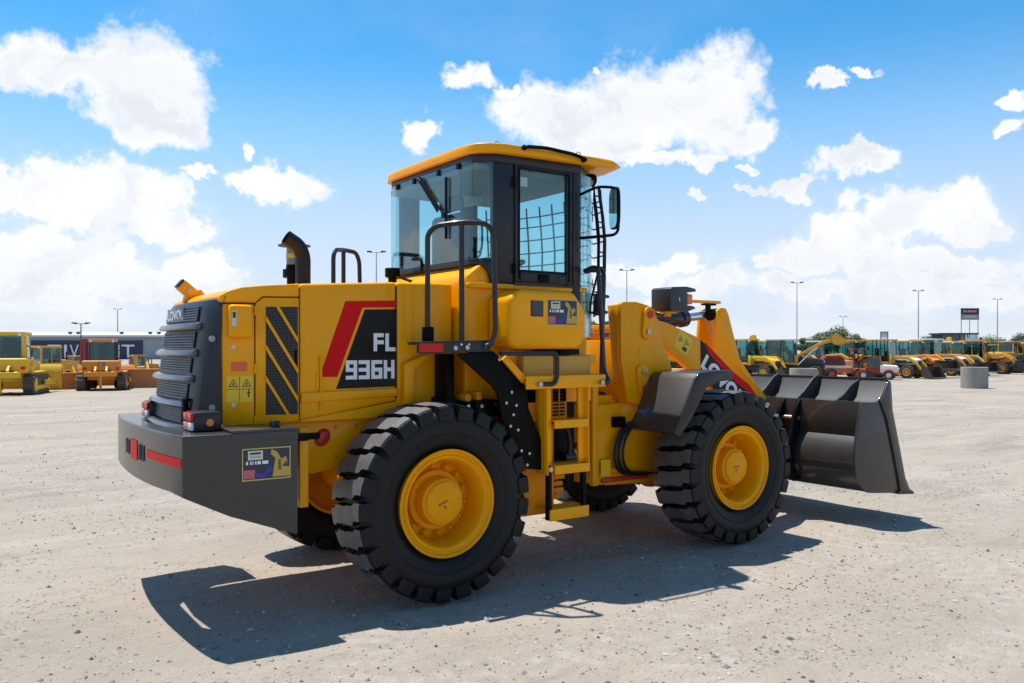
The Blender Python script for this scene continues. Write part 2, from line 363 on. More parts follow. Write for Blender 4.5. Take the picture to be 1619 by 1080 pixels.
# ---------------------------------------------------------------- ground
def sstep(a, b, x):
    t = max(0.0, min(1.0, (x - a) / (b - a))); return t * t * (3 - 2 * t)
def gz(x, y):
    d = math.hypot(x - CAMX, y - CAMY)
    return 0.020 - 0.46 * sstep(9, 62, d)
def gz_rough(x, y):
    d = math.hypot(x - CAMX, y - CAMY)
    z = gz(x, y)
    if d < 90:
        k = 1 - sstep(30, 90, d)
        z += k * (0.020 * noise.noise((x * 0.9, y * 0.9, 3.1)) + 0.012 * noise.noise((x * 2.7, y * 2.7, 7.7)) - 0.014)
    return z
def ground_mat():
    m = bpy.data.materials.new('dusty_gravel'); m.use_nodes = True
    nt = m.node_tree; N = nt.nodes; Lk = nt.links; b = N['Principled BSDF']
    b.inputs['Roughness'].default_value = 0.92; b.inputs['Specular IOR Level'].default_value = 0.2
    tc = N.new('ShaderNodeTexCoord'); co = tc.outputs['Object']
    def nz(s, d, r, stretch=None):
        n = N.new('ShaderNodeTexNoise'); n.inputs['Scale'].default_value = s; n.inputs['Detail'].default_value = d; n.inputs['Roughness'].default_value = r
        if stretch:
            mp = N.new('ShaderNodeMapping'); mp.inputs['Rotation'].default_value = (0, 0, R(stretch[0])); mp.inputs['Scale'].default_value = stretch[1]
            Lk.new(co, mp.inputs[0]); Lk.new(mp.outputs[0], n.inputs['Vector'])
        else: Lk.new(co, n.inputs['Vector'])
        return n.outputs[0]
    def ramp(v, a, b_):
        n = N.new('ShaderNodeMapRange'); n.interpolation_type = 'SMOOTHSTEP'; n.inputs[1].default_value = a; n.inputs[2].default_value = b_; Lk.new(v, n.inputs[0]); return n.outputs[0]
    def mixc(f, A, B):
        n = N.new('ShaderNodeMix'); n.data_type = 'RGBA'
        if isinstance(f, float): n.inputs[0].default_value = f
        else: Lk.new(f, n.inputs[0])
        for i, q in ((6, A), (7, B)):
            if isinstance(q, tuple): n.inputs[i].default_value = (*q, 1)
            else: Lk.new(q, n.inputs[i])
        return n.outputs[2]
    def mul(a, k):
        n = N.new('ShaderNodeMath'); n.operation = 'MULTIPLY'; Lk.new(a, n.inputs[0])
        if isinstance(k, float): n.inputs[1].default_value = k
        else: Lk.new(k, n.inputs[1])
        return n.outputs[0]
    c = mixc(ramp(nz(0.35, 5, 0.6), 0.35, 0.68), (0.322, 0.276, 0.226), (0.371, 0.316, 0.257))
    c = mixc(mul(ramp(nz(0.8, 6, 0.65, (-34, (0.22, 1.7, 1))), 0.46, 0.72), 0.65), c, (0.427, 0.372, 0.312))      # worn pale drive lanes
    c = mixc(mul(ramp(nz(0.55, 8, 0.76, (-28, (0.4, 1.2, 1))), 0.50, 0.66), 0.75), c, (0.233, 0.209, 0.178))       # greyer gravel drifts
    c = mixc(mul(ramp(nz(5.0, 8, 0.75), 0.50, 0.70), 0.42), c, (0.242, 0.209, 0.170))
    v = N.new('ShaderNodeTexVoronoi'); v.inputs['Scale'].default_value = 46; Lk.new(co, v.inputs['Vector'])
    cl = N.new('ShaderNodeSeparateColor'); Lk.new(v.outputs['Color'], cl.inputs[0])
    patch = ramp(nz(0.9, 5, 0.7), 0.45, 0.65)
    c = mixc(mul(ramp(cl.outputs[0], 0.86, 0.96), mul(patch, 0.85)), c, (0.153, 0.132, 0.110))
    c = mixc(mul(ramp(cl.outputs[1], 0.90, 0.97), mul(patch, 0.6)), c, (0.443, 0.401, 0.347))
    # wheel tracks: pairs of pressed bands along wide turning arcs, with lug prints
    def vm(op, a, b2):
        n = N.new('ShaderNodeVectorMath'); n.operation = op
        for i, q in ((0, a), (1, b2)):
            if isinstance(q, tuple): n.inputs[i].default_value = q
            elif q is not None: Lk.new(q, n.inputs[i])
        return n
    def mt(op, a, b2=0.0, c2=0.0, clamp=False):
        n = N.new('ShaderNodeMath'); n.operation = op; n.use_clamp = clamp
        for i, q in enumerate((a, b2, c2)):
            if isinstance(q, (int, float)): n.inputs[i].default_value = q
            else: Lk.new(q, n.inputs[i])
        return n.outputs[0]
    wob = N.new('ShaderNodeTexNoise'); wob.inputs['Scale'].default_value = 0.22; wob.inputs['Detail'].default_value = 2; Lk.new(co, wob.inputs['Vector'])
    fine = nz(6.0, 5, 0.7)
    tracks = None; prints = None
    for (cx, cy, r0) in ((-40.0, 34.0, 53.2), (-40.0, 34.0, 55.1), (46.0, 30.0, 51.5), (46.0, 30.0, 53.3), (10.0, -60.0, 57.0), (10.0, -60.0, 58.9), (60.0, -40.0, 66.0), (60.0, -40.0, 67.8)):
        q = vm('SUBTRACT', vm('MULTIPLY', co, (1, 1, 0)).outputs[0], (cx, cy, 0)).outputs[0]
        ln = vm('LENGTH', q, None).outputs['Value']
        dd = mt('ABSOLUTE', mt('ADD', mt('SUBTRACT', ln, r0), mt('MULTIPLY', mt('SUBTRACT', wob.outputs[0], 0.5), 2.2)))
        band = mt('MULTIPLY', ramp(dd, 0.27, 0.17), ramp(fine, 0.40, 0.60))
        sp = N.new('ShaderNodeSeparateXYZ'); Lk.new(q, sp.inputs[0])
        ang = mt('ARCTAN2', sp.outputs[1], sp.outputs[0])
        lug = mt('MULTIPLY', mt('GREATER_THAN', mt('FRACT', mt('ADD', mt('MULTIPLY', ang, r0 / 0.17), mt('MULTIPLY', dd, 1.5))), 0.55), band)
        tracks = band if tracks is None else mt('MAXIMUM', tracks, band)
        prints = lug if prints is None else mt('MAXIMUM', prints, lug)
    c = mixc(mt('MULTIPLY', tracks, 0.45), c, (0.45, 0.40, 0.345))
    c = mixc(mt('MULTIPLY', prints, 0.22), c, (0.24, 0.21, 0.18))
    Lk.new(c, b.inputs['Base Color'])
    h = nz(26, 8, 0.75)
    add = N.new('ShaderNodeMath'); add.operation = 'MULTIPLY_ADD'; Lk.new(v.outputs['Distance'], add.inputs[0]); add.inputs[1].default_value = -0.35; Lk.new(mt('SUBTRACT', h, mt('ADD', mt('MULTIPLY', prints, 0.28), mt('MULTIPLY', tracks, 0.3))), add.inputs[2])
    bp = N.new('ShaderNodeBump'); bp.inputs['Strength'].default_value = 0.8; bp.inputs['Distance'].default_value = 0.016
    Lk.new(add.outputs[0], bp.inputs['Height'])
    h2 = nz(3.2, 6, 0.65); bp2 = N.new('ShaderNodeBump'); bp2.inputs['Strength'].default_value = 0.4; bp2.inputs['Distance'].default_value = 0.10
    Lk.new(h2, bp2.inputs['Height']); Lk.new(bp2.outputs[0], bp.inputs['Normal'])
    Lk.new(bp.outputs[0], b.inputs['Normal'])
    return m
GROUND = ground_mat()
def build_ground():
    n = 440; k = 7.5; S = 4000.0
    cs = [math.sinh(k * (2 * i / n - 1)) / math.sinh(k) * S for i in range(n + 1)]
    vs = [(0.6 + a, -1.6 + b, gz_rough(0.6 + a, -1.6 + b)) for b in cs for a in cs]
    fs = [(j * (n + 1) + i, j * (n + 1) + i + 1, (j + 1) * (n + 1) + i + 1, (j + 1) * (n + 1) + i) for j in range(n) for i in range(n)]
    me = bpy.data.meshes.new('ground'); me.from_pydata(vs, [], fs); me.materials.append(GROUND)
    me.polygons.foreach_set('use_smooth', [True] * len(me.polygons))
    o = link('ground', me); o['kind'] = 'structure'; o['label'] = 'pale dusty gravel yard ground'
build_ground()
def build_gravel():
    rnd = random.Random(11); vs = []; fs = []; mi = []
    base = [(1,0,0),(-1,0,0),(0,1,0),(0,-1,0),(0,0,1),(0,0,-1)]
    bf = [(0,2,4),(2,1,4),(1,3,4),(3,0,4),(2,0,5),(1,2,5),(3,1,5),(0,3,5)]
    def stone(x, y, s):
        z = gz_rough(x, y); n = len(vs); a = rnd.random() * 6.28; ca, sa = math.cos(a), math.sin(a)
        for (p, q, r_) in base:
            p, q, r_ = p * s * rnd.uniform(.6, 1.2), q * s * rnd.uniform(.5, 1.1), r_ * s * rnd.uniform(.35, .75)
            vs.append((x + p * ca - q * sa, y + p * sa + q * ca, z + r_ + s * 0.12))
        fs.extend(tuple(i + n for i in f) for f in bf)
        c = rnd.random(); mi.extend([0 if c < .45 else (1 if c < .8 else 2)] * 8)
    patches = [(place(rnd.uniform(-100, 1700), rnd.uniform(3.2, 26)), rnd.uniform(.3, 1.6)) for _ in range(110)]
    for (c, r_) in patches:
        for _ in range(int(130 * r_)):
            stone(c[0] + rnd.gauss(0, r_), c[1] + rnd.gauss(0, r_ * .6), abs(rnd.gauss(0, .006)) + .004)
    for _ in range(15000):
        d = 3.0 + 24 * rnd.random() ** 1.4
        x, y = place(rnd.uniform(-150, 1770), d); stone(x, y, min(.03, abs(rnd.gauss(0, .0055)) + .003))
    for _ in range(420):
        x, y = place(rnd.uniform(-150, 1770), rnd.uniform(3.5, 40)); stone(x, y, rnd.uniform(.014, .03))
    me = bpy.data.meshes.new('gravel'); me.from_pydata(vs, [], fs)
    for nm, c in (('stone_grey', (.22, .20, .18)), ('stone_pale', (.46, .43, .39)), ('stone_dark', (.11, .095, .085))):
        me.materials.append(mat(nm, c, 0.9))
    me.polygons.foreach_set('material_index', mi)
    o = link('gravel', me); o['kind'] = 'stuff'; o['label'] = 'loose small stones scattered over the yard'; o['category'] = 'gravel'
build_gravel()

# ================================================================ the wheel loader
LD = thing('wheel_loader', 'large clean yellow wheel loader with grey counterweight and grey bucket in the foreground', 'wheel loader', (0, 0, 0))
def bolt(parent, p, axis, r=0.016, m=None, name='bolt', h=0.012):
    mb = MB()
    d = {'-y': (0, -1, 0), '-x': (-1, 0, 0), 'x': (1, 0, 0), 'z': (0, 0, 1)}[axis]
    q = tuple(p[i] + d[i] * h for i in range(3)); mb.cyl(p, q, r, 8)
    return mb.build(name, m or STEEL, parent, smooth=False)

# ---- wheels
def wheel_meshes():
    RO = 0.664; W = 0.225                      # outer radius, half width
    t = MB(); n = 96
    prof = [(-0.150, 0.352), (-0.172, 0.372), (-0.196, 0.405), (-0.216, 0.455), (-0.226, 0.505), (-0.226, 0.545), (-0.212, 0.578), (-0.194, 0.600), (-0.165, 0.612),
            (-0.09, 0.617), (0, 0.618)]
    full = prof + [(-a, b) for a, b in prof[-2::-1]]
    t.lathe(full, (0, 0, 0), 'y', n, close=True)
    # thin moulded ring and shoulder ribs on the sidewalls
    for s in (-1, 1):
        t.lathe([(s * .2165, .452), (s * .2215, .458), (s * .2225, .466), (s * .219, .472)], (0, 0, 0), 'y', n, close=True)
    nl = 25
    def top(v):                                # crown height of the lug over the width
        return RO - 0.010 * (abs(v) / .2) ** 3
    for s in (-1, 1):
        for k in range(nl):
            a0 = 2 * math.pi * (k + (0.5 if s > 0 else 0)) / nl
            # sections from shoulder face to centre: lateral pos, top radius, base radius, angular offset, half width
            secs = [(.2275, .600, .560, .000, .074), (.2250, .640, .575, .000, .078), (.2120, top(.21), .600, .000, .078), (.150, top(.15), .615, .004, .080),
                    (.120, top(.12), .622, .046, .086), (.060, top(.06), .624, .052, .086), (.000, top(.01), .624, .064, .076), (-.030, top(.03) - .0015, .624, .074, .056)]
            rings = []
            for (y, rt, rb, ao, hw) in secs:
                ring = []
                for (sg, rr, sh) in ((-1, rb, 1.10), (-1, rt, 0.93), (0, rt + .001, 0), (1, rt, 0.93), (1, rb, 1.10)):
                    a = a0 + ao * (1 if s < 0 else -1) + sg * hw * sh * 1.16
                    ring.append((rr * math.cos(a), s * y, rr * math.sin(a)))
                rings.append(ring)
            t.loft(rings, True, True)
    rim = MB()
    # outer face is at -y
    pr = [(-0.165, 0.345), (-0.192, 0.352), (-0.203, 0.362), (-0.206, 0.356), (-0.200, 0.345), (-0.186, 0.338), (-0.178, 0.322), (-0.186, 0.316), (-0.184, 0.300), (-0.170, 0.290), (-0.135, 0.283),
          (-0.040, 0.270), (0.004, 0.262), (0.016, 0.250), (0.018, 0.150), (0.018, 0.02)]
    rim.lathe(pr, (0, 0, 0), 'y', 64, close=True)
    bk = [(-0.165, 0.345), (0.0, 0.335), (0.165, 0.345), (0.205, 0.362), (0.200, 0.340), (0.06, 0.315), (0.03, 0.262), (0.03, 0.02)]
    rim.lathe(bk, (0, 0, 0), 'y', 64, close=True)
    hub = MB()
    hub.lathe([(0.02, .205), (-.028, .203), (-.034, .195), (-.036, .168), (-.09, .162), (-.125, .156), (-.135, .146), (-.137, .138), (-.150, .136), (-.155, .128), (-.156, .02), (-.156, .001)], (0, 0, 0), 'y', 48, close=True)
    nut = MB(); nut.lathe([(0, .019), (-.022, .019), (-.026, .015), (-.045, .010), (-.046, .001)], (0, 0, 0), 'y', 6, close=True)
    cb = MB(); cb.lathe([(0, .009), (-.006, .008), (-.007, .001)], (0, 0, 0), 'y', 6, close=True)
    def me(mb, nm, m, sm=True):
        o = mb.build(nm, m, None, smooth=sm); d = o.data; bpy.data.objects.remove(o); return d
    td = me(t, 'tyre', RUBBER); td.materials.append(TREAD)
    for pl in td.polygons:
        c = pl.center; rr = math.hypot(c.x, c.z)
        if rr > .645 and (pl.normal.x * c.x + pl.normal.z * c.z) / rr > .85: pl.material_index = 1
    return td, me(rim, 'wheel', RIMY), me(hub, 'hub', RIMY), me(nut, 'nut', RIMY), me(cb, 'cap_bolt', RIMY)
TY, RI, HU, NU, CB = wheel_meshes()
def wheel(x, side, rot):
    w = link('wheel', RI, LD); w.location = (x, side * 0.893, 0.678)
    w.rotation_euler = (0, rot, 0 if side < 0 else math.pi)
    link('tyre', TY, w); link('hub', HU, w)
    for k in range(14):
        a = 2 * math.pi * k / 14
        o = link('nut', NU, w); o.location = (0.232 * math.cos(a), 0.014, 0.232 * math.sin(a))
    for k in range(8):
        a = 2 * math.pi * (k + .3) / 8
        o = link('cap_bolt', CB, w); o.location = (0.122 * math.cos(a), -0.1545, 0.122 * math.sin(a))
    if side < 0:                               # paint-marker check mark on the cap
        mb = MB(); c, s_ = math.cos(-rot), math.sin(-rot)
        pts = [(-.045, -.02), (.012, .022), (.02, .012), (-.04, -.035)]
        q = lambda a, b: (a * c - b * s_, -.1575, a * s_ + b * c)
        mb.add([q(*p) for p in pts], [(0, 1, 2, 3)]); mb.add([q(.0, -.02), q(.018, -.02), q(.018, -.04), q(.0, -.04)], [(0, 1, 2, 3)])
        mb.build('paint_mark', mat('paint_marker', (.45, .05, .01), .5), w, smooth=False)
wheel(0, -1, R(8)); wheel(0, 1, R(40)); wheel(2.919, -1, R(20)); wheel(2.919, 1, R(64))

# ---- axles and frames
mb = MB(); mb.cyl((0, -.80, .652), (0, .80, .652), .125, 20); mb.lathe([(-.3, .10), (-.2, .24), (0, .29), (.2, .24), (.3, .10)], (0, 0, .652), 'y', 20)
mb.build('rear_axle', YEL2, LD)
mb = MB(); mb.cyl((2.919, -.80, .652), (2.919, .80, .652), .125, 20); mb.lathe([(-.3, .10), (-.2, .24), (0, .29), (.2, .24), (.3, .10)], (2.919, 0, .652), 'y', 20)
mb.build('front_axle', YEL2, LD)
mb = MB(); mb.prism([(-1.02, 1.225), (.50, 1.225), (1.45, 1.18), (1.45, .60), (.75, .60), (.45, .86), (-.45, .90), (-.72, .86), (-1.02, .90)], 'y', -.50, .50)
rf = mb.build('rear_frame', YEL, LD, bevel=.015)
mb = MB(); mb.box(-.915, -.855, -.80, -.74, .70, 1.205); mb.build('bracket', YEL, rf, bevel=.008)
mb = MB(); mb.box(-.98, -.88, -.86, -.80, 1.13, 1.175); mb.cyl((-.90, -.83, 1.155), (-.80, -.83, 1.155), .022, 10); mb.build('hydraulic_port', BLACK, rf)
mb = MB(); mb.lathe([(0, .050), (-.02, .050), (-.040, .036), (-.045, .001)], (0, 0, 0), 'y', 20, close=True)
o = mb.build('red_cap', mat('red_plastic', (.55, .02, .02), .35), rf); o.scale = (1.0, 1, 1.25); o.location = (-.648, -.50, 1.105); o.rotation_euler = (0, R(35), 0)
mb = MB(); mb.prism([(-.84, 1.228), (-.135, 1.228), (-.135, 1.335), (-.84, 1.236)], 'y', -.596, .596); mb.build('side_rail', YEL, rf)
mb = MB(); mb.prism([(-.10, 1.60), (.05, 1.66), (.12, 1.66), (-.02, 1.56), (-.04, 1.23), (-.10, 1.23)], 'y', -.66, -.603); mb.build('fender_stay', YEL, rf, bevel=.006)
mb = MB(); mb.box(.16, .22, -.80, -.62, 1.24, 1.67); mb.build('strap', BLACK, rf, bevel=.006)
mb = MB(); mb.box(.14, .23, -.82, -.60, 1.22, 1.36); mb.box(.34, .55, -.90, -.62, 1.22, 1.34); mb.build('cover_plate', BLACK, rf, bevel=.01)
# valve block clutter under the deck
mb = MB(); mb.box(.24, .34, -.85, -.7, 1.10, 1.22); mb.box(.36, .40, -.88, -.7, 1.34, 1.40); mb.cyl((.30, -.86, 1.36), (.30, -.62, 1.36), .03, 10); mb.build('valve_block', YEL2, rf, bevel=.006)
for p in ((.18, -.823, 1.31), (.30, -.853, 1.30), (.21, -.823, 1.27), (.38, -.903, 1.30), (.50, -.903, 1.31)): bolt(rf, p, '-y', .014)
# articulation joint
mb = MB()
for z in (.62, 1.08):
    mb.prism([(1.40, -.42), (1.62, -.20), (1.70, -.08), (1.70, .08), (1.62, .20), (1.40, .42)], 'z', z, z + .05)
    mb.prism([(1.90, -.42), (1.68, -.20), (1.56, -.10), (1.56, .10), (1.68, .20), (1.90, .42)], 'z', z - .056, z - .005)
mb.cyl((1.63, 0, .5), (1.63, 0, 1.2), .06, 16)
mb.build('articulation_hinge', YEL, LD, bevel=.006)
mb = MB()
mb.prism([(1.74, 1.22), (2.05, 1.235), (2.80, 1.22), (3.45, 1.05), (3.55, .80), (3.40, .55), (2.7, .50), (1.95, .53), (1.74, .56)], 'y', -.47, .47)
ff = mb.build('front_frame', YEL, LD, bevel=.02)
for s in (-1, 1):
    mb = MB(); mb.box(1.735, 1.80, *sorted((s * .52, s * .474)), .55, 1.45); mb.build('column_plate', YEL, ff, bevel=.006)
mb = MB(); mb.box(1.80, 2.06, -.40, .40, 1.222, 1.30); mb.build('frame_deck', YEL, ff, bevel=.008)
for s in (-1, 1):
    y0, y1 = (-.53, -.34) if s < 0 else (.34, .53)
    mb = MB(); mb.prism([(2.04, 2.09), (2.07, 2.11), (2.22, 2.115), (2.37, 2.085), (2.46, 2.01), (2.51, 1.88), (2.56, 1.72), (2.66, 1.52), (2.80, 1.30), (2.80, 1.215), (2.31, 1.20), (2.13, 1.238), (2.045, 1.60)], 'y', y0 if s < 0 else y1 - .055, y0 + .055 if s < 0 else y1)
    mb.prism([(2.05, 2.085), (2.12, 2.10), (2.16, 1.9), (2.20, 1.24), (2.135, 1.24)], 'y', y0 + .056 if s < 0 else y0, y1 if s < 0 else y1 - .056)
    tw = mb.build('tower_plate', YEL, ff, bevel=.008)
    if s < 0:
        for (x, z, dx) in ((2.345, 1.93, 0), (2.285, 1.43, 0)):
            up = z > 1.6
            mb = MB(); pts = []
            for k in range(24):
                a = 2 * math.pi * k / 24; cz = .075 if math.sin(a) > 0 else -.075
                pts.append((x + .066 * math.cos(a) + (-.012 if cz < 0 else .012) * (1 if up else -1), z + cz + .066 * math.sin(a)))
            mb.prism(pts, 'y', -.56, -.531); pd = mb.build('pin_pad', YEL, tw, bevel=.006)
            zz = z + (.075 if up else -.075); xx = x + .012 * (1 if up else 1) * (1 if up else 1)
            mb = MB(); mb.cyl((xx, -.561, zz), (xx, -.572, zz), .034, 16); mb.build('pin_cap', mat('red_plastic', (.55, .02, .02), .35), tw)
            z2 = z + (-.075 if up else .075); mb = MB(); mb.cyl((x - .01, -.561, z2), (x - .01, -.574, z2), .026, 6); mb.build('pin_bolt', STEEL, tw, smooth=False)
        mb = MB(); mb.cyl((2.30, -.531, 1.66), (2.30, -.536, 1.66), .06, 24); mb.build('plug', YEL, tw)
mb = MB(); mb.box(2.14, 2.20, -.335, .335, 1.22, 1.78); mb.box(2.2, 2.32, -.335, .335, 1.85, 1.92); mb.build('tower_cross_plate', YEL, ff, bevel=.006)
# steering and brake hoses
hs = MB()
for (dx, r_) in ((0, .017), (.045, .014), (.09, .012)):
    hs.tube(rounded([(2.20 + dx, -.49, 1.06), (2.02 + dx, -.53, .98), (1.94 + dx, -.55, .80), (2.02 + dx, -.53, .64), (2.35 + dx, -.50, .60)], .22, 6), r_, 8)
hs.build('hose', HOSE, ff)
mb = MB(); mb.box(1.98, 2.10, -.53, -.471, 1.03, 1.12); mb.cyl((2.02, -.53, 1.07), (2.02, -.55, 1.07), .025, 10); mb.build('junction_block', BLACK, ff, bevel=.006)
mb = MB(); mb.box(1.86, 2.4, -.50, -.471, .56, .60); mb.build('red_pipe', mat('red_plastic', (.55, .02, .02), .35), ff, bevel=.01)
mb = MB(); mb.cyl((1.95, -.49, .66), (2.02, -.49, .66), .03, 10); mb.box(1.88, 1.96, -.50, -.471, .63, .74); mb.build('fitting', YEL2, ff, bevel=.006)
decal('warning_decal', rect(1.84, 1.95, .62, .76), -.5015, WARN, ff)
for k, (y, z, s_) in enumerate(((-.30, 1.30, .10), (-.22, 1.34, .14), (-.12, 1.28, .08), (.02, 1.33, .12), (-.36, .96, -.10), (-.28, .90, -.12))):
    rail_pts = rounded([(1.25, y, z), (1.48, y - .05, z + s_), (1.80, y + .03, z + s_ * .6), (2.05, y, z)], .15, 5)
    mb = MB(); mb.tube(rail_pts, .016 if k % 2 else .021, 8); mb.build('joint_hose', HOSE, LD)
mb = MB(); mb.cyl((1.2, -.38, .82), (2.2, -.40, .80), .045, 14); mb.build('steering_cylinder', YEL, LD)

# ---- counterweight
def cw():
    ring = []
    c = 0.96
    for i in range(13):
        y = -c + 2 * c * i / 12
        ring.append((-1.738 + 0.055 * (y / c) ** 2 + .012 * abs(y / c) ** 8, y))
    plan = [(-1.0, -1.0), (-1.41, -1.0)] + [(-1.668, -.985)] + ring[1:-1] + [(-1.668, .985), (-1.41, 1.0), (-1.0, 1.0)]
    def zb(x): 
        pts = [(-1.80, .845), (-1.70, .882), (-1.41, .735), (-1.0, .575)]
        for (a, b), (e, f) in zip(pts, pts[1:]):
            if x <= e: return b + (f - b) * (x - a) / (e - a)
        return .575
    inner = [(-1.0, -.62), (-1.30, -.62), (-1.48, -.55), (-1.62, -.30), (-1.62, .30), (-1.48, .55), (-1.30, .62), (-1.0, .62)]
    mb = MB(); n = len(plan)
    top = [(x, y, 1.215) for x, y in plan]; bot = [(x, y, zb(x) if abs(y) > .5 or x > -1.7 else zb(x) - .0) for x, y in plan]
    # outer skin, thick walls
    vs = top + bot; fs = [(i, i + 1, n + i + 1, n + i) for i in range(n - 1)]
    m = len(inner); vs += [(x, y, 1.215) for x, y in inner] + [(x, y, max(zb(x), .72)) for x, y in inner]
    b0 = 2 * n; fs += [(b0 + i, b0 + i + 1, b0 + m + i + 1, b0 + m + i) for i in range(m - 1)]
    # top and bottom rims as quads between matched points
    def idx(i): return round(i * (m - 1) / (n - 1))
    for i in range(n - 1):
        a, b = idx(i), idx(i + 1)
        fs.append((i, i + 1, b0 + b, b0 + a) if a != b else (i, i + 1, b0 + a))
        fs.append((n + i, n + i + 1, b0 + m + b, b0 + m + a) if a != b else (n + i, n + i + 1, b0 + m + a))
    fs.append((0, b0, b0 + m, n)); fs.append((n - 1, b0 + m - 1, b0 + 2 * m - 1, 2 * n - 1))
    mb.add(vs, fs)
    o = mb.build('counterweight', GREY, LD, bevel=.010, ang=20)
    return o, ring
CW, ring = cw()
def rear_x(y): return -1.738 + 0.055 * (y / .96) ** 2 + .012 * abs(y / .96) ** 8
def rear_patch(name, y0, y1, z0, z1, m, off=.004, dz=0.0):
    mb = MB(); n = 6; ps = []
    for i in range(n + 1):
        y = y0 + (y1 - y0) * i / n; ps.append((rear_x(y) - off, y))
    mb.add([(x, y, z0) for x, y in ps] + [(x, y, z1) for x, y in ps], [(i, i + 1, n + 2 + i, n + 1 + i) for i in range(n)])
    return mb.build(name, m, CW)
rear_patch('reflective_stripe', -.97, -.36, 1.035, 1.085, RED)
rear_patch('emblem', -.10, .10, .985, 1.115, RED)
for y in (-.27, -.18, .18, .27): rear_patch('slot', y - .028, y + .028, 1.0, 1.10, VOID)
mb = MB(); mb.prism([(-1.40, 1.216), (-1.0, 1.216), (-1.0, 1.232), (-1.40, 1.232)], 'y', -1.003, -.63); mb.box(-1.40, -1.0, -1.004, -.99, 1.165, 1.216)
mb.build('lid', GREY, CW, bevel=.004)
mb = MB(); mb.box(-1.145, -1.125, -.96, -.90, 1.233, 1.275); mb.box(-1.115, -1.095, -.96, -.90, 1.233, 1.275); mb.build('lid_hinge', CHAR, CW, bevel=.004)
def promo(parent, x0, x1, z0, z1, y):                       # printed dealer sticker
    w, h = x1 - x0, z1 - z0
    s = decal('sticker', rect(x0, x1, z0, z1), y, GOLDP, parent)
    P = lambda a, b: (x0 + a * w, z0 + b * h)
    e = .0012
    mb_list = [('sticker_field', [P(.025, .04), P(.975, .04), P(.975, .96), P(.025, .96)], NAVY, 1),
               ('sticker_crest', [P(.12, .64), P(.42, .64), P(.42, .92), P(.12, .92)], PALEG, 2), ('sticker_crest_line', [P(.16, .70), P(.38, .70), P(.38, .76), P(.16, .76)], GOLDP, 3),
               ('sticker_crest_line', [P(.16, .81), P(.38, .81), P(.38, .87), P(.16, .87)], NAVY, 3),
               ('sticker_band', [P(.03, .07), P(.28, .07), P(.26, .34), P(.03, .34)], PINKP, 2),
               ('sticker_swoosh', [P(.26, .08), P(.45, .10), P(.58, .25), P(.60, .44), P(.52, .40), P(.47, .25), P(.38, .18), P(.26, .26)], BLUEP, 2),
               ('sticker_picture', [P(.62, .08), P(.97, .08), P(.97, .36), P(.80, .40), P(.93, .52), P(.90, .70), P(.80, .62), P(.72, .84), P(.60, .94), P(.58, .80), P(.68, .66), P(.64, .34)], mat('sticker_gold', (.50, .33, .06), .4), 2),
               ('sticker_picture_shade', [P(.74, .30), P(.80, .28), P(.78, .62), P(.74, .60)], mat('sticker_brown', (.16, .06, .02), .4), 3),
               ('sticker_picture_teal', [P(.84, .42), P(.94, .44), P(.94, .56), P(.86, .50)], mat('sticker_teal', (.03, .10, .10), .4), 3)]
    for nm, poly, m, k in mb_list: decal(nm, poly, y - e * k, m, parent)
    for k, (a, b) in enumerate(((.08, .12), (.16, .19), (.21, .23), (.26, .29), (.31, .38), (.41, .53))):
        decal('sticker_stroke', [P(a, .50), P(b, .50), P(b, .60), P(a, .60)], y - e * 2, WHITE, parent)
promo(CW, -1.342, -1.049, .932, 1.123, -1.0065)
# ---- tail lights on the counterweight
def tail_light(y0, y1, x0=-1.56, x1=-1.40):
    mb = MB(); mb.box(x0, x1, y0, y1, 1.217, 1.332)
    b = mb.build('tail_light', CHAR, LD, bevel=.01)
    w = (y1 - y0)
    for k, (a, c, m) in enumerate(((.04, .48, REDL), (.52, .96, REDL))):
        mb = MB(); mb.box(x0 - .016, x0 + .002, y0 + w * a, y0 + w * c, 1.278, 1.326); mb.build('lens', m, b, bevel=.005)
        mb = MB(); mb.box(x0 - .016, x0 + .002, y0 + w * a, y0 + w * c, 1.224, 1.272); mb.build('lens', CLEAR if k == 0 else AMBER if k else REDL, b, bevel=.005)
    mb = MB(); mb.cyl((x0 + .09, y0 - .012, 1.27), (x0 + .09, y0 + .002, 1.27), .022, 12); mb.build('side_lamp', AMBER, b)
tail_light(-.80, -.60); tail_light(.42, .62)

# ---- grille shell at the back
def shell_plan(t):                       # t 0 bottom .. 1 top
    bx = -1.530 + .112 * t; w = .585 - .035 * t
    half = [(-1.345, .606), (bx + .09 - .01 * t, .606 - .006 * t), (bx + .035, w - .01), (bx + .012, w - .06), (bx, w * .6), (bx - .012, 0)]
    return [(x, -y) for x, y in half] + [(x, y) for x, y in half[-2::-1]]
rings = []
for t in (0, .25, .5, .75, .93, 1.0):
    z = 1.20 + .815 * t
    rings.append([(x + (.02 if t == 1 else 0), y, z + (.02 if x > -1.36 and t == 1 else 0)) for x, y in shell_plan(t)] + [(-1.345, .30, z), (-1.345, -.30, z)])
mb = MB(); mb.loft(rings); GS = mb.build('grille_shell', CHAR, LD, bevel=.012)
def face_x(z, y):
    t = (z - 1.20) / .815; bx = -1.530 + .112 * t; w = .585 - .035 * t
    return bx - .012 * (1 - min(1, abs(y) / (w * .6))) + (0.012 * max(0, (abs(y) - w * .6) / (w * .4)))
pan = [(1.885, 1.985), (1.715, 1.820), (1.555, 1.650), (1.388, 1.488), (1.245, 1.330)]
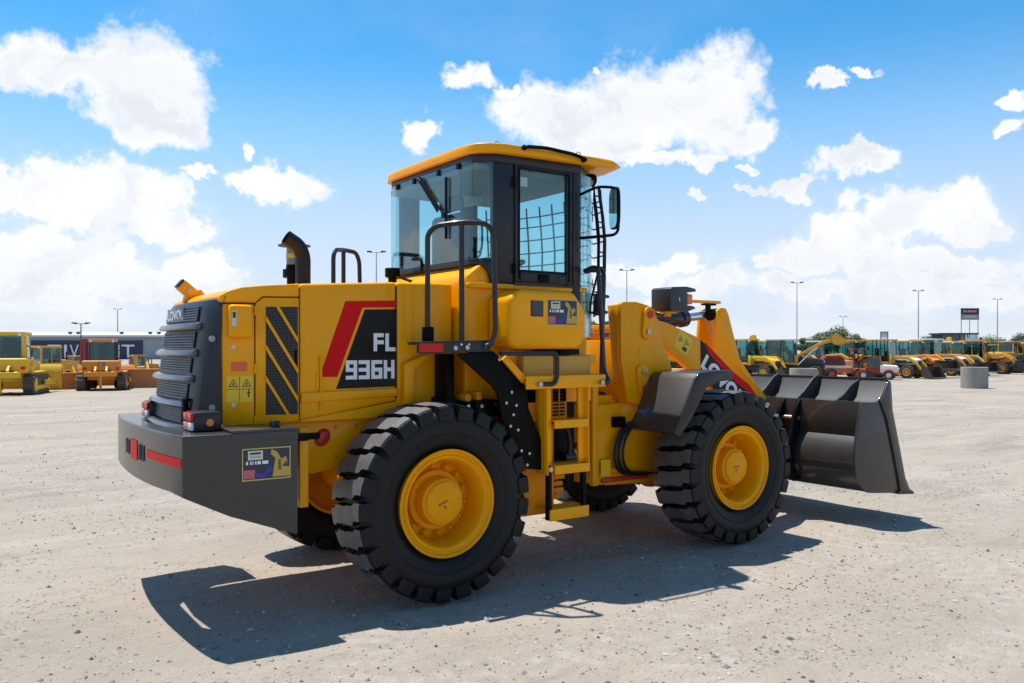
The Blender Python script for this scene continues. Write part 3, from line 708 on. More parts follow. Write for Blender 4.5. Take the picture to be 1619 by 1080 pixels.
for i, (z0, z1) in enumerate(pan):
    mb = MB(); ys = [-.40, -.2, 0, .2, .47]; y0 = -.40 if i < 4 else -.40
    mb.add([(face_x(z0, y) - .006, y, z0) for y in ys] + [(face_x(z1, y) - .006, y, z1) for y in ys], [(k, k + 1, k + 6, k + 5) for k in range(4)])
    p = mb.build('grille_panel', MESHM, GS)
    nl = 6
    for k in range(nl):                  # thin horizontal louvres
        z = z0 + (z1 - z0) * (k + .5) / nl
        mb = MB(); ys2 = ys
        rr = [[(face_x(z, y) - .004, y, z - .006), (face_x(z, y) - .014, y, z - .004), (face_x(z, y) - .012, y, z + .003)] for y in ys2]
        mb.loft(rr); mb.build('louvre', mat('louvre_grey', (.045, .048, .055), .4), p)
bars = [1.853, 1.682, 1.520, 1.358, 1.212]
for i, z in enumerate(bars):
    mb = MB(); ys = [-.47, -.43, -.2, 0, .2, .46, .53]; lift = [.0, .018, .026, .03, .026, .02, .0]
    rr = []
    for y, l in zip(ys, lift):
        x = face_x(z, y); rr.append([(x + .004, y, z - .020), (x - .022 - l, y, z - .022), (x - .036 - l, y, z - .010), (x - .022 - l, y, z + .016), (x + .004, y, z + .024)])
    mb.loft(rr); mb.build('trim_bar', mat('grille_bar_grey', (.075, .08, .09), .35, coat=.4), GS, bevel=.004)
mb = MB(); mb.box(-1.452, -1.436, -.10, .36, 1.888, 1.982); bd = mb.build('badge_plate', mat('badge_navy', (.03, .04, .07), .3), GS, bevel=.006)
bd.rotation_euler = (0, 0, 0)
text_part('badge_lettering', 'LOVOL', (-1.4535, .345, 1.900), (0, -1, 0), (0, 0, 1), .43, .070, WHITE, GS, bold=.03)
for (z) in (1.77, 1.345):
    mb = MB(); mb.cyl((-1.405, -.604, z), (-1.405, -.6135, z), .019, 16); sd = mb.build('emblem_disc', mat('dull_zinc', (.30, .31, .32), .5), GS)
mb = MB(); mb.box(-1.545, -1.50, -.47, -.40, 1.24, 1.40); mb.build('latch', BLACK, GS, bevel=.012)

# ---- hood
mb = MB(); mb.prism([(-1.34, 1.24), (-.84, 1.26), (-.14, 1.36), (.32, 1.36), (.32, 2.16), (-.15, 2.15), (-1.0, 2.10), (-1.25, 2.05), (-1.34, 1.97)], 'y', -.588, .588); mb.build('hood_core', VOID, LD)
mb = MB(); mb.prism([(-1.342, 1.228), (-1.137, 1.222), (-1.137, 1.992), (-1.342, 1.990)], 'y', -.60, .60); HP = mb.build('rear_panel', YEL, LD, bevel=.012)
mb = MB(); mb.prism([(-1.131, 1.222), (-.845, 1.232), (-.845, 2.042), (-1.082, 2.037), (-1.131, 1.996)], 'y', -.60, .60); HV = mb.build('vent_door', YEL, LD, bevel=.007)
mb = MB(); mb.prism([(-1.356, 2.000), (-1.345, 1.998), (-1.135, 2.000), (-1.086, 2.044), (-.845, 2.049), (-.845, 2.135), (-1.06, 2.118), (-1.22, 2.098), (-1.31, 2.070), (-1.356, 2.040)], 'y', -.602, .602); HL = mb.build('hood_lid', YEL, LD, bevel=.032, seg=4)
mb = MB(); mb.prism([(-.839, 1.232), (-.137, 1.338), (-.137, 2.178), (-.839, 2.136)], 'y', -.60, .60); HF = mb.build('engine_side_panel', YEL, LD, bevel=.022, seg=3)
mb = MB(); mb.prism([(-.131, 1.228), (.326, 1.228), (.326, 2.190), (-.131, 2.179)], 'y', -.60, .60); HT = mb.build('tank_panel', YEL, LD, bevel=.026, seg=4)
mb = MB(); mb.prism([(-.835, 1.352), (-.137, 1.375), (-.137, 1.432), (-.835, 1.418)], 'y', -.622, -.596); mb.build('ledge', YEL, HF, bevel=.009)
mb = MB(); mb.cyl((-.70, -.618, 1.30), (-.70, -.618, 1.66), .008, 8); mb.box(-.73, -.715, -.612, -.598, 1.44, 1.54); mb.build('latch_rod', YEL, HF)
vent = [(-1.067, 1.284), (-.853, 1.278), (-.853, 1.983), (-1.067, 1.978)]
decal('vent_mesh', vent, -.6015, MESHM, HV)
def clipbar(z0, w=.034):                 # diagonal yellow strip falling to the front
    x0, x1 = -1.067, -.853; k = -1.62
    pts = []
    def zz(x, o): return z0 + k * (x - x0) + o
    lo, hi = 1.281, 1.981
    for (xa, o) in ((x0, 0), (x1, 0), (x1, w), (x0, w)):
        z = zz(xa, o); x = xa
        if z > hi: x = x0 + (hi - z0 - o) / k; z = hi
        if z < lo: x = x0 + (lo - z0 - o) / k; z = lo
        pts.append((x, z))
    return pts
for z0 in (2.085, 1.885, 1.700, 1.500):
    mb = MB(); mb.prism(clipbar(z0), 'y', -.612, -.6018); mb.build('vent_bar', YEL, HV, smooth=False)
# filter box, stickers
mb = MB(); mb.box(-1.312, -1.165, -.665, -.598, 1.775, 1.985); fb = mb.build('lamp_box', YEL, HP, bevel=.022, seg=3)
decal('lamp_box_print', rect(-1.300, -1.272, 1.85, 1.945), -.6665, PALEG, HP); decal('lamp_box_print', rect(-1.295, -1.277, 1.90, 1.938), -.6675, mat('dark_print', (.05, .02, .02), .5), HP)
decal('orange_sticker', rect(-1.287, -1.184, 1.567, 1.627), -.6012, ORANGE, HP)
decal('warning_sticker', rect(-1.315, -1.148, 1.372, 1.536), -.6012, WARN, HP)
INK = mat('ink_black', (.01, .01, .01), .5)
def warn_tri(parent, cx, cz, s, y):
    o = [(cx - s, cz - s * .8), (cx + s, cz - s * .8), (cx, cz + s * .9)]
    decal('warning_triangle', o, y, INK, parent)
    q = [(cx + (a - cx) * .72, cz - s * .12 + (b - cz + s * .12) * .72) for a, b in o]
    decal('warning_triangle_field', q, y - .0007, WARN, parent)
    decal('warning_mark', [(cx - s * .22, cz - s * .45), (cx + s * .1, cz - s * .45), (cx + s * .25, cz - s * .1), (cx - s * .05, cz + s * .15)], y - .0014, INK, parent)
warn_tri(HP, -1.273, 1.492, .030, -.6020); warn_tri(HP, -1.190, 1.492, .030, -.6020)
decal('warning_mark', rect(-1.180, -1.172, 1.40, 1.45), -.6022, INK, HP); decal('warning_mark', rect(-1.188, -1.164, 1.425, 1.432), -.6026, INK, HP); decal('warning_rule', rect(-1.235, -1.232, 1.375, 1.533), -.6022, INK, HP); decal('warning_rule', rect(-1.313, -1.150, 1.452, 1.455), -.6023, INK, HP)
for z in (1.72, 1.355):
    mb = MB(); mb.cyl((-1.272, -.600, z), (-1.272, -.605, z), .014, 12); mb.build('marker_dot', PALEG, HP)
mb = MB()
for z in (1.25, 1.58, 1.95): mb.cyl((-1.134, -.603, z - .03), (-1.134, -.603, z + .03), .009, 8)
mb.build('hinge', YEL, HP)
for (x, z) in ((-.81, 1.26), (-.81, 2.09), (-.165, 2.13), (-.165, 1.36), (-.50, 2.115), (-.50, 1.32)): bolt(HF, (x, -.6005, z), '-y', .009, m=YEL, h=.006)
for (x, z) in ((-.10, 1.27), (.29, 1.27), (-.10, 2.13), (.29, 2.13)): bolt(HT, (x, -.6005, z), '-y', .009, m=YEL, h=.006)
for (x, z) in ((-1.105, 1.25), (-.87, 1.25), (-1.105, 1.95), (-.87, 2.01)): bolt(HV, (x, -.6005, z), '-y', .008, m=YEL, h=.006)
mb = MB(); mb.box(-.875, -.860, -.612, -.598, 1.60, 1.70); mb.build('door_latch', BLACK, HV, bevel=.004)
for (x, z) in ((-.55, 1.17), (-.40, 1.17), (-.25, 1.18), (-.55, .96), (-.40, .96), (.62, 1.16), (1.40, 1.10), (1.40, .90), (1.40, .70)): bolt(rf, (x, -.5005, z), '-y', .013, m=YEL2, h=.01)
# side graphics
Y0 = -.6015
decal('red_stripe', [(-.705, 1.520), (-.579, 1.517), (-.395, 1.990), (-.139, 1.998), (-.139, 2.047), (-.520, 2.031)], Y0, RED, HF)
decal('black_panel', [(-.588, 1.436), (-.137, 1.442), (-.139, 1.986), (-.378, 1.977)], Y0, mat('black_vinyl', (.005, .005, .005), .35, spec=.2), HF)
block_text('model_lettering', 'FL', -.312, 1.690, .078, .125, .012, .027, Y0 - .001, WHITE, HF)
block_text('model_lettering', '936H', -.518, 1.498, .083, .130, .0115, .026, Y0 - .001, WHITE, HF)
# exhaust, pre-cleaner, lamp, handles on the hood
mb = MB(); pts = rounded([(-.628, -.1, 2.10), (-.628, -.1, 2.37), (-.66, -.1, 2.445), (-.755, -.1, 2.50)], .14, 8)
mb.tube(pts, .054, 18, caps=False); ex = mb.build('exhaust_pipe', mat('exhaust_black', (.010, .010, .012), .45, spec=.3), LD)
mb = MB(); mb.tube([(-.628, -.1, 2.2), (-.628, -.1, 2.35)] + [tuple(p) for p in pts[3:]], .050, 18, caps=False); mb.build('exhaust_bore', VOID, ex)
mb = MB(); mb.lathe([(0, .10), (.02, .095), (.03, .05)], (-.628, -.1, 2.145), 'z', 20); mb.build('exhaust_flange', YEL, ex)
mb = MB(); mb.lathe([(0, .055), (.10, .055), (.105, .085), (.165, .085), (.17, .062), (.20, .060)], (-.565, .25, 2.14), 'z', 24); pc = mb.build('air_precleaner', BLACK, LD)
mb = MB(); mb.lathe([(0, .060), (.09, .060), (.14, .058)], (-.565, .25, 2.341), 'z', 24); mb.build('bowl', mat('smoked_bowl', (.10, .14, .16), .1, coat=.5), pc)
mb = MB(); mb.lathe([(0, .0615), (.035, .0615)], (-.565, .25, 2.39), 'z', 24, close=True); mb.build('bowl_label', mat('label_yellow', (.5, .45, .02), .5), pc)
mb = MB(); mb.lathe([(0, .120), (.008, .122), (.025, .06), (.045, .05), (.047, .001)], (-.565, .25, 2.482), 'z', 24); mb.build('cap', mat('exhaust_black', (.010, .010, .012), .45, spec=.3), pc)
mb = MB(); mb.lathe([(0, .11), (.02, .10), (.025, .06)], (-.565, .25, 2.14), 'z', 20); mb.build('base_ring', YEL, pc)
mb = MB(); mb.box(-.07, .07, -.055, .055, -.045, .045); wl = mb.build('work_lamp', YEL, LD, bevel=.012); wl.scale = (.86, .86, .86); wl.location = (-1.340, .28, 2.125); wl.rotation_euler = (0, R(40), R(0))
mb = MB(); mb.box(-.085, -.069, -.05, .05, -.04, .04); mb.build('lamp_lens', CHAR, wl, bevel=.004)
mb = MB(); mb.cyl((0.01, -.056, 0), (0.01, -.062, 0), .017, 12); mb.build('lamp_bolt', STEEL, wl)
mb = MB(); mb.prism([(-1.37, 2.03), (-1.22, 2.09), (-1.25, 2.13), (-1.35, 2.10)], 'y', .24, .32); mb.build('lamp_foot', YEL, wl if False else LD, bevel=.008)
def rail(pts, r=.019, rad=.07, name='hand_rail', m=None, parent=None, n=10):
    mb = MB(); mb.tube(rounded(pts, rad, 5), r, n); return mb.build(name, m or CHAR, parent or LD)
mb = MB(); mb.lathe([(0, .055), (.03, .05), (.06, .05)], (.30, .33, 2.18), 'z', 16); fc = mb.build('filler_neck', YEL, LD)
mb = MB(); mb.lathe([(0, .062), (.07, .062), (.075, .055)], (.30, .33, 2.295), 'z', 16); mb.build('filler_cap', BLACK, fc)
mb = MB(); mb.cyl((.30, .33, 2.23), (.30, .33, 2.30), .035, 12); mb.cyl((.33, .25, 2.29), (.40, .10, 2.235), .012, 6); mb.build('filler_latch', BLACK, fc)

# ---- cab
mb = MB(); mb.prism([(.345, 1.30), (1.46, 1.30), (1.50, 1.75), (1.46, 2.185), (.70, 2.185), (.66, 2.325), (.47, 2.325), (.36, 2.24), (.345, 2.18)], 'y', -.74, .74)
CB_ = mb.build('cab_base', YEL, LD, bevel=.025, seg=3)
mb = MB(); mb.box(.352, 1.45, -.792, .792, 2.150, 2.188); mb.build('floor_edge', YEL, CB_, bevel=.008)
# plan of the greenhouse: (x, y) stations on the right side, mirrored on the left
ST = [(.440, .53), (.450, .66), (.575, .765), (.735, .79), (1.295, .80), (1.385, .79)]
Z0, Z1 = 2.19, 3.125
def post(name, a, b, z0, z1, s, th=.05, m=CHAR, bev=.012, parent=None):
    ax, ay = a; bx, by = b; d = Vector((bx - ax, by - ay)).normalized(); nrm = Vector((d.y, -d.x))
    if nrm.y > 0: nrm = -nrm           # outward is -y before mirroring sign
    inn = -nrm * th
    poly = [(ax, s * ay), (bx, s * by), (bx + inn.x * 1, s * (by - abs(inn.y))), (ax + inn.x, s * (ay - abs(inn.y)))]
    mb = MB(); mb.prism(poly, 'z', z0, z1); return mb.build(name, m, parent or CF, bevel=bev)
mb = MB(); mb.prism([(.445, -.64), (.48, -.69), (.60, -.765), (1.40, -.78), (1.72, -.50), (1.77, 0), (1.72, .50), (1.40, .78), (.60, .765), (.48, .69), (.445, .64)], 'z', 3.085, 3.160)
CF = mb.build('cab_frame', CHAR, LD, bevel=.012)
for s in (-1, 1):
    post('corner_post', (.577, .768), (.738, .792), 2.19, 3.084, s)
    post('front_post', (1.295, .80), (1.39, .79), 1.75, 3.084, s)
    mb = MB(); mb.prism([(.555, 2.19), (.62, 2.19), (.62, 2.36), (.46, 2.36), (.46, 2.33), (.52, 2.28)], 'y', *sorted((s * .745, s * .772))); mb.build('corner_trim', CHAR, CF, bevel=.01)
mb = MB(); mb.prism([(.425, -.66), (.455, -.70), (.56, -.765), (.58, -.70), (.47, -.62), (.47, .62), (.58, .70), (.56, .765), (.455, .70), (.425, .66)], 'z', 2.327, 2.372); mb.build('window_sill', CHAR, CF, bevel=.008)
mb = MB(); mb.box(1.40, 1.48, -.70, .70, 1.72, 1.80); mb.build('cowl', BLACK, CF, bevel=.01)
# door (right) and its twin
for s in (-1, 1):
    yo = s * .803; yi = s * .765
    mb = MB(); a, b = sorted((yo, yi))
    mb.box(.745, .792, a, b, 2.205, 3.078); mb.box(1.232, 1.288, a, b, 2.205, 3.078); mb.box(.793, 1.231, a, b, 2.205, 2.300); mb.box(.793, 1.231, a, b, 3.046, 3.078)
    dr = mb.build('cab_door', CHAR, LD, bevel=.010)
    a, b = sorted((s * .782, s * .788))
    mb = MB(); mb.box(.793, 1.231, a, b, 2.301, 3.045); mb.build('door_glass', GLASS, dr, smooth=False)
    a, b = sorted((s * .804, s * .812))
    mb = MB(); mb.box(.775, .783, a, b, 2.225, 3.06); mb.box(1.250, 1.258, a, b, 2.225, 3.06); mb.box(.784, 1.249, a, b, 3.052, 3.060); mb.box(.784, 1.249, a, b, 2.286, 2.294); mb.build('door_seal', BLACK, dr)
    a, b = sorted((s * .804, s * .822))
    mb = MB(); mb.box(.955, 1.055, a, b, 2.213, 2.272); mb.build('door_handle', BLACK, dr, bevel=.01)
    mb = MB()
    for z in (2.30, 2.95): mb.cyl((.738, s * .806, z - .04), (.738, s * .806, z + .04), .012, 8)
    mb.build('door_hinge', BLACK, dr)
    if s < 0:
        decal('glass_sticker', rect(.80, .865, 2.925, 2.995), -.7895, mat('sticker_mint', (.30, .50, .44), .5), dr)
for s in (-1, 1):
    mb = MB(); mb.box(.74, 1.295, *sorted((s * .80, s * .75)), 2.180, 2.2045); mb.build('door_sill', CHAR, CF)
for z in (2.35, 2.48, 2.62, 2.76, 2.22): bolt(CF, (1.36, -.802, z), '-y', .008)
# glass: thin curved sheets
def sheet(name, pts, z0, z1, m=GLASS, th=.005, parent=None):
    mb = MB(); rr = []
    for z in (z0, z1):
        zz = z
        rr.append([(x, y, zz) for x, y in pts] + [(x + .006 * (1 if x < .8 else -1), y * .993, zz) for x, y in pts[::-1]])
    mb.loft(rr); return mb.build(name, m, parent or LD, smooth=True)
sheet('rear_window', [(.437, -.525), (.434, -.25), (.434, .25), (.437, .525)], 2.345, 3.10)
for s in (-1, 1):
    sheet('corner_window', [(.437, s * .53), (.440, s * .60), (.452, s * .665)], 2.345, 3.10)
    sheet('quarter_window', [(.455, s * .668), (.576, s * .762)], 2.36, 3.084)
ws = [(1.39, -.785), (1.54, -.725), (1.67, -.60), (1.755, -.32), (1.78, 0), (1.755, .32), (1.67, .60), (1.54, .725), (1.39, .785)]
sheet('windscreen', ws, 1.80, 3.085)
# roof
def roof():
    half = [(.405, 0), (.405, -.50), (.415, -.64), (.455, -.745), (.53, -.805), (.64, -.83), (1.50, -.83), (1.72, -.825), (1.80, -.76), (1.86, -.55), (1.87, 0)]
    pl = half + [(x, -y) for x, y in half[-2:0:-1]]
    cx, cy = 1.1, 0
    def off(k, nose): return [(cx + (x - cx) * k + (nose if x > 1.5 else 0), y * k) for x, y in pl]
    def tilt(P, z): return [(x, y, z + .012 * (x - 1.1)) for x, y in P]
    rings = [tilt(off(.93, -.06), 3.154), tilt(off(.99, -.05), 3.154), tilt(off(1.0, -.02), 3.160), tilt(off(1.0, .03), 3.184), tilt(off(1.0, -.03), 3.212), tilt(off(.992, -.05), 3.220), tilt(off(.90, -.06), 3.226), tilt(off(.5, 0), 3.230)]
    mb = MB(); mb.loft(rings); return mb.build('roof', YEL, LD, ang=40)
RF = roof()
mb = MB(); mb.tube(rounded([(.80, -.842, 3.195), (.80, -.875, 3.205), (.98, -.875, 3.218), (1.25, -.875, 3.205), (1.37, -.875, 3.180), (1.37, -.842, 3.18)], .05, 4), .014, 8); mb.build('roof_grab_rail', BLACK, RF)
mb = MB(); mb.cyl((.80, -.826, 3.205), (.80, -.85, 3.205), .02, 10); mb.cyl((1.37, -.826, 3.185), (1.37, -.85, 3.185), .022, 10); mb.build('rail_foot', CHAR, RF)
for (x, y) in ((.72, -.60), (1.45, -.68)):
    mb = MB(); pts = [(x + .024 * math.cos(a), y, 3.262 + .024 * math.sin(a)) for a in [2 * math.pi * k / 12 for k in range(13)]]
    mb.tube(pts, .005, 6); mb.cyl((x, y, 3.22), (x, y, 3.242), .008, 8); mb.build('lifting_eye', STEEL, RF)
for s in (-1, 1):
    mb = MB(); mb.lathe([(-.05, .001), (-.05, .035), (.03, .055), (.05, .055), (.05, .001)], (1.60, s * .62, 3.09), 'x', 16); wl2 = mb.build('roof_lamp', BLACK, RF)
for y in (-.5, -.2, .2, .5):
    mb = MB(); mb.box(.425, .46, y - .02, y + .02, 3.06, 3.10); mb.build('window_clip', BLACK, CF)
# wiper on the rear glass
mb = MB(); mb.prism([(.10, 3.06), (.04, 3.07), (-.24, 2.80), (-.20, 2.77)], 'x', .418, .424); mb.cyl((.42, .08, 3.09), (.42, -.30, 2.74), .008, 6); mb.cyl((.42, .12, 3.08), (.42, -.20, 2.80), .006, 6)
WP = mb.build('wiper_arm', BLACK, LD)
mb = MB(); mb.box(.414, .428, -.350, -.325, 2.55, 3.025); mb.prism([(-.27, 2.78), (-.40, 2.72), (-.40, 2.70), (-.27, 2.72)], 'x', .414, .420); mb.build('wiper_blade', BLACK, WP, bevel=.004)
rail([(.425, .21, 2.44), (.425, .09, 2.445), (.425, .055, 2.40), (.425, .055, 2.33)], .014, .04, 'rear_handle', BLACK)
# interior
mb = MB(); mb.box(.60, .72, -.24, .24, 2.25, 2.80); mb.box(.62, .72, -.15, .15, 2.82, 2.95); mb.box(.66, 1.10, -.25, .25, 2.12, 2.26)
seat = mb.build('seat', SEATM, LD, bevel=.05, seg=3)
mb = MB(); mb.cyl((1.32, 0, 2.0), (1.18, 0, 2.36), .035, 12); mb.box(1.22, 1.60, -.30, .30, 1.9, 2.12); con = mb.build('steering_column', BLACK, LD)
mb = MB(); pts = []
for k in range(25):
    a = 2 * math.pi * k / 24; u, v = .20 * math.cos(a), .20 * math.sin(a); pts.append((1.17 + u * .90, v, 2.385 + u * .38))
mb.tube(pts, .013, 8); mb.cyl((1.17, 0, 2.38), pts[8], .010, 6); mb.cyl((1.17, 0, 2.38), pts[16], .010, 6); mb.cyl((1.17, 0, 2.38), pts[0], .010, 6); mb.build('steering_wheel', BLACK, con)
mb = MB(); mb.box(.46, 1.60, -.70, .70, 3.03, 3.082); mb.build('headliner', LINER, CF, bevel=.02)
mb = MB(); mb.box(.95, 1.10, .20, .45, 2.96, 3.03); mb.build('dome_console', mat('cream_plastic', (.55, .52, .42), .5), CF, bevel=.015)
mb = MB(); mb.box(1.15, 1.23, .50, .60, 2.48, 2.62); mb.build('monitor', BLACK, CF, bevel=.008)
mb = MB(); mb.box(1.15, 1.23, .50, .60, 2.43, 2.479); mb.build('monitor_label', mat('label_green', (.30, .36, .02), .5), CF)
mb = MB(); mb.box(.50, .72, .30, .66, 2.1, 2.42); mb.build('side_console', SEATM, CF, bevel=.03)
mb = MB(); mb.box(.60, .9, -.62, -.32, 2.1, 2.40); mb.build('side_console', SEATM, CF, bevel=.03)
# windscreen guard of bent wire
gd = MB()
def gpt(t, z):
    i = min(7, int(t)); f = t - i; (xa, ya), (xb, yb) = ws[i], ws[i + 1]
    x, y = xa + (xb - xa) * f, ya + (yb - ya) * f
    k = sstep(2.0, 2.4, z) * (1 - .6 * sstep(2.6, 3.05, z)); return (x + .03 + .07 * k, y * (1.02 + .05 * k), z)
for i in range(15): gd.tube([gpt(.45 + 7.1 * i / 14, z) for z in (1.98, 2.12, 2.35, 2.6, 2.8, 2.93, 3.02)], .008, 6)
for z in (2.00, 2.08, 2.16, 2.25, 2.36, 2.48, 2.60, 2.72, 2.84, 2.93): gd.tube([gpt(.45 + 7.1 * i / 14, z) for i in range(15)], .0062, 6)
gd.build('windscreen_guard', BLACK, LD)
# mirrors
for s in (-1, 1):
    mb = MB(); mb.tube(rounded([(1.36, s * .81, 2.915), (1.42, s * .95, 2.965), (1.59, s * 1.0, 2.965), (1.59, s * 1.0, 2.60), (1.42, s * .95, 2.575), (1.36, s * .81, 2.575)], .06, 4), .012, 8)
    ma = mb.build('mirror_bracket', BLACK, LD)
    mb = MB(); pts = [(.075 * math.cos(a) * (1 if abs(math.cos(a)) < .98 else 1), .165 * math.sin(a)) for a in [2 * math.pi * k / 24 for k in range(24)]]
    pts = [((abs(math.cos(a)) ** .55) * math.copysign(.078, math.cos(a)), (abs(math.sin(a)) ** .55) * math.copysign(.165, math.sin(a))) for a in [2 * math.pi * k / 28 for k in range(28)]]
    mb.prism(pts, 'x', 0, .03)
    mo = mb.build('mirror_housing', BLACK, ma, bevel=.01); mo.location = (1.535, s * 1.0, 2.80); mo.rotation_euler = (0, 0, R(15) * s)
    mb = MB(); mb.add([(-.0015, p[0] * .88, p[1] * .92) for p in pts], [tuple(range(28))])
    mg = mb.build('mirror_face', MIRRORM, ma, smooth=False); mg.location = mo.location; mg.rotation_euler = mo.rotation_euler
# front grab rails by the door
rail([(1.315, -1.118, 1.452), (1.40, -1.118, 1.452), (1.41, -1.04, 1.52), (1.385, -1.0, 2.32), (1.42, -.90, 2.345), (1.42, -.795, 2.32)], .018, .05)
rail([(1.50, -.90, 1.45), (1.53, -.90, 2.32), (1.53, -.80, 2.345), (1.48, -.73, 2.32)], .018, .05)

# ---- side tank, deck, ladder
def tank(s):
    y0, y1 = sorted((s * .745, s * 1.04))
    mb = MB(); mb.prism([(.53, 1.76), (.59, 1.705), (1.16, 1.705), (1.235, 1.77), (1.235, 2.00), (1.12, 2.135), (.62, 2.135), (.53, 2.07)], 'y', y0, y1)
    return mb.build('side_tank', YEL, LD, bevel=.045, seg=4)
T1 = tank(-1); tank(1)
mb = MB(); mb.box(.715, .825, -1.044, -1.038, 1.94, 2.055); vp = mb.build('vent_plate', CHAR, T1)
for k in range(7):
    z = 1.955 + k * .0145; mb = MB(); mb.box(.725, .815, -1.048, -1.0435, z, z + .006); mb.build('vent_slat', mat('slat_grey', (.10, .11, .12), .4), T1)
promo(T1, .862, 1.145, 1.878, 2.070, -1.0415)
mb = MB(); mb.box(.36, 1.45, -.90, .90, 1.58, 1.66); mb.box(.62, 1.40, -.90, -.745, 1.30, 1.58); mb.build('deck_frame', YEL, LD, bevel=.008)
mb = MB(); mb.box(.95, .98, -.98, -.75, 1.665, 1.705); mb.box(1.02, 1.2, -1.0, -.75, 1.662, 1.704); mb.build('tank_mount', BLACK, LD, bevel=.005)
for (a, b) in ((.69, .965), (.985, 1.325)):
    mb = MB(); mb.box(a, b, -.985, -.905, 1.505, 1.655); mb.build('battery_box', TAN, LD, bevel=.012)
def plate(s):
    y0, y1 = sorted((s * 1.10, s * .80))
    mb = MB(); mb.box(.632, 1.375, *sorted((s * 1.085, s * .75)), 1.490, 1.515); mb.box(.632, 1.375, *sorted((s * 1.102, s * 1.087)), 1.418, 1.512)
    sp = mb.build('step_deck', YEL, LD, bevel=.006)
    # ladder
    lad = MB()
    for x in (.808, 1.130): lad.prism([(x, 1.417), (x + .068, 1.417), (x + .074, .795), (x + .006, .795)], 'y', *sorted((s * 1.07, s * 1.055)))
    for x in (.808, 1.192): lad.prism([(x, 1.417), (x + .010, 1.417), (x + .016, .795), (x + .006, .795)], 'y', *sorted((s * 1.11, s * .97)))
    ld = lad.build('ladder', YEL, LD, bevel=.003)
    for (z0, z1, x0, x1, dy) in ((1.128, 1.188, .876, 1.190, 0), (.795, .860, .878, 1.205, .0), (.462, .545, .835, 1.195, .0)):
        mb = MB(); mb.box(x0, x1, *sorted((s * 1.118, s * 1.10)), z0, z1); mb.box(x0, x1, *sorted((s * 1.099, s * .93)), z1 - .012, z1 - .002); mb.build('step', YEL, ld, bevel=.004)
    for x in (.828, 1.150):
        mb = MB(); mb.box(x, x + .034, *sorted((s * 1.10, s * 1.06)), .465, .86); mb.build('flexible_strap', BLACK, ld, bevel=.004)
    return sp, ld
SP, LAD = plate(-1); plate(1)
for x in (.735, 1.315): bolt(SP, (x, -1.125, 1.452), '-y', .020, h=.012)
bolt(LAD, (.845, -1.10, .835), '-y', .02); 
rail([(.735, -1.118, 1.452), (.87, -1.118, 1.452), (.895, -1.118, 1.50), (.895, -1.118, 1.675), (.40, -1.118, 1.675)], .017, .045)
# rear deck bracket and diagonal fender stay (right) and its twin
for s in (-1, 1):
    mb = MB(); mb.prism([(-.212, 1.676), (.36, 1.688), (.36, 1.768), (-.212, 1.755)], 'y', *sorted((s * 1.055, s * 1.04))); mb.box(-.205, .36, *sorted((s * 1.039, s * 1.00)), 1.735, 1.755); mb.box(-.06, .36, *sorted((s * .999, s * .62)), 1.735, 1.755)
    dk = mb.build('rear_deck', CHAR, LD, bevel=.005)
    mb = MB(); mb.prism([(.10, 1.672), (.34, 1.70), (.40, 1.69), (.69, 1.430), (.700, 1.285), (.918, .826), (.905, .812), (.683, .846), (.665, .875), (.470, 1.222), (.435, 1.38), (.395, 1.440)], 'y', *sorted((s * 1.035, s * 1.015)))
    mb.prism([(.36, 1.70), (.40, 1.69), (.69, 1.43), (.70, 1.285), (.918, .826), (.90, .83), (.68, 1.28), (.67, 1.42), (.39, 1.67)], 'y', *sorted((s * 1.014, s * .88)))
    fs_ = mb.build('fender_plate', BLACK, LD, bevel=.004)
    if s < 0:
        decal('reflector', rect(-.200, -.020, 1.688, 1.742), -1.0575, REDL, dk)
        for p in ((.072, 1.712), (.165, 1.716), (.322, 1.724)): bolt(dk, (p[0], -1.056, p[1]), '-y', .017)
        for p in ((.12, 1.735), (.365, 1.74), (.18, 1.738)): bolt(dk, (p[0], -1.056, p[1]), '-y', .007, m=PALEG)
        mb = MB(); mb.prism([(.455, 1.632), (.495, 1.662), (.665, 1.500), (.632, 1.462)], 'y', -1.06, -1.036); mb.build('tread_strip', YEL, fs_, bevel=.004)
        for p in ((.545, 1.40), (.50, 1.325), (.585, 1.305), (.535, 1.16), (.60, 1.13), (.63, .98), (.70, .955), (.68, .875), (.86, .845), (.44, 1.63), (.56, 1.24)): bolt(fs_, (p[0], -1.036, p[1]), '-y', .011)
for s in (-1, 1):
    rail([(-.01, s * .826, 1.74), (-.01, s * .826, 2.50), (.03, s * .87, 2.555), (.158, s * 1.002, 2.575), (.31, s * 1.08, 2.57), (.355, s * 1.105, 2.50), (.372, s * 1.10, 1.82), (.345, s * 1.08, 1.735), (.32, s * 1.062, 1.725)], .019, .06)
    rail([(.158, s * 1.002, 1.74), (.158, s * 1.002, 2.575)], .019)
    mb = MB(); mb.box(-.045, .025, *sorted((s * .80, s * .86)), 1.757, 1.86); mb.build('rail_socket', BLACK, LD, bevel=.01)
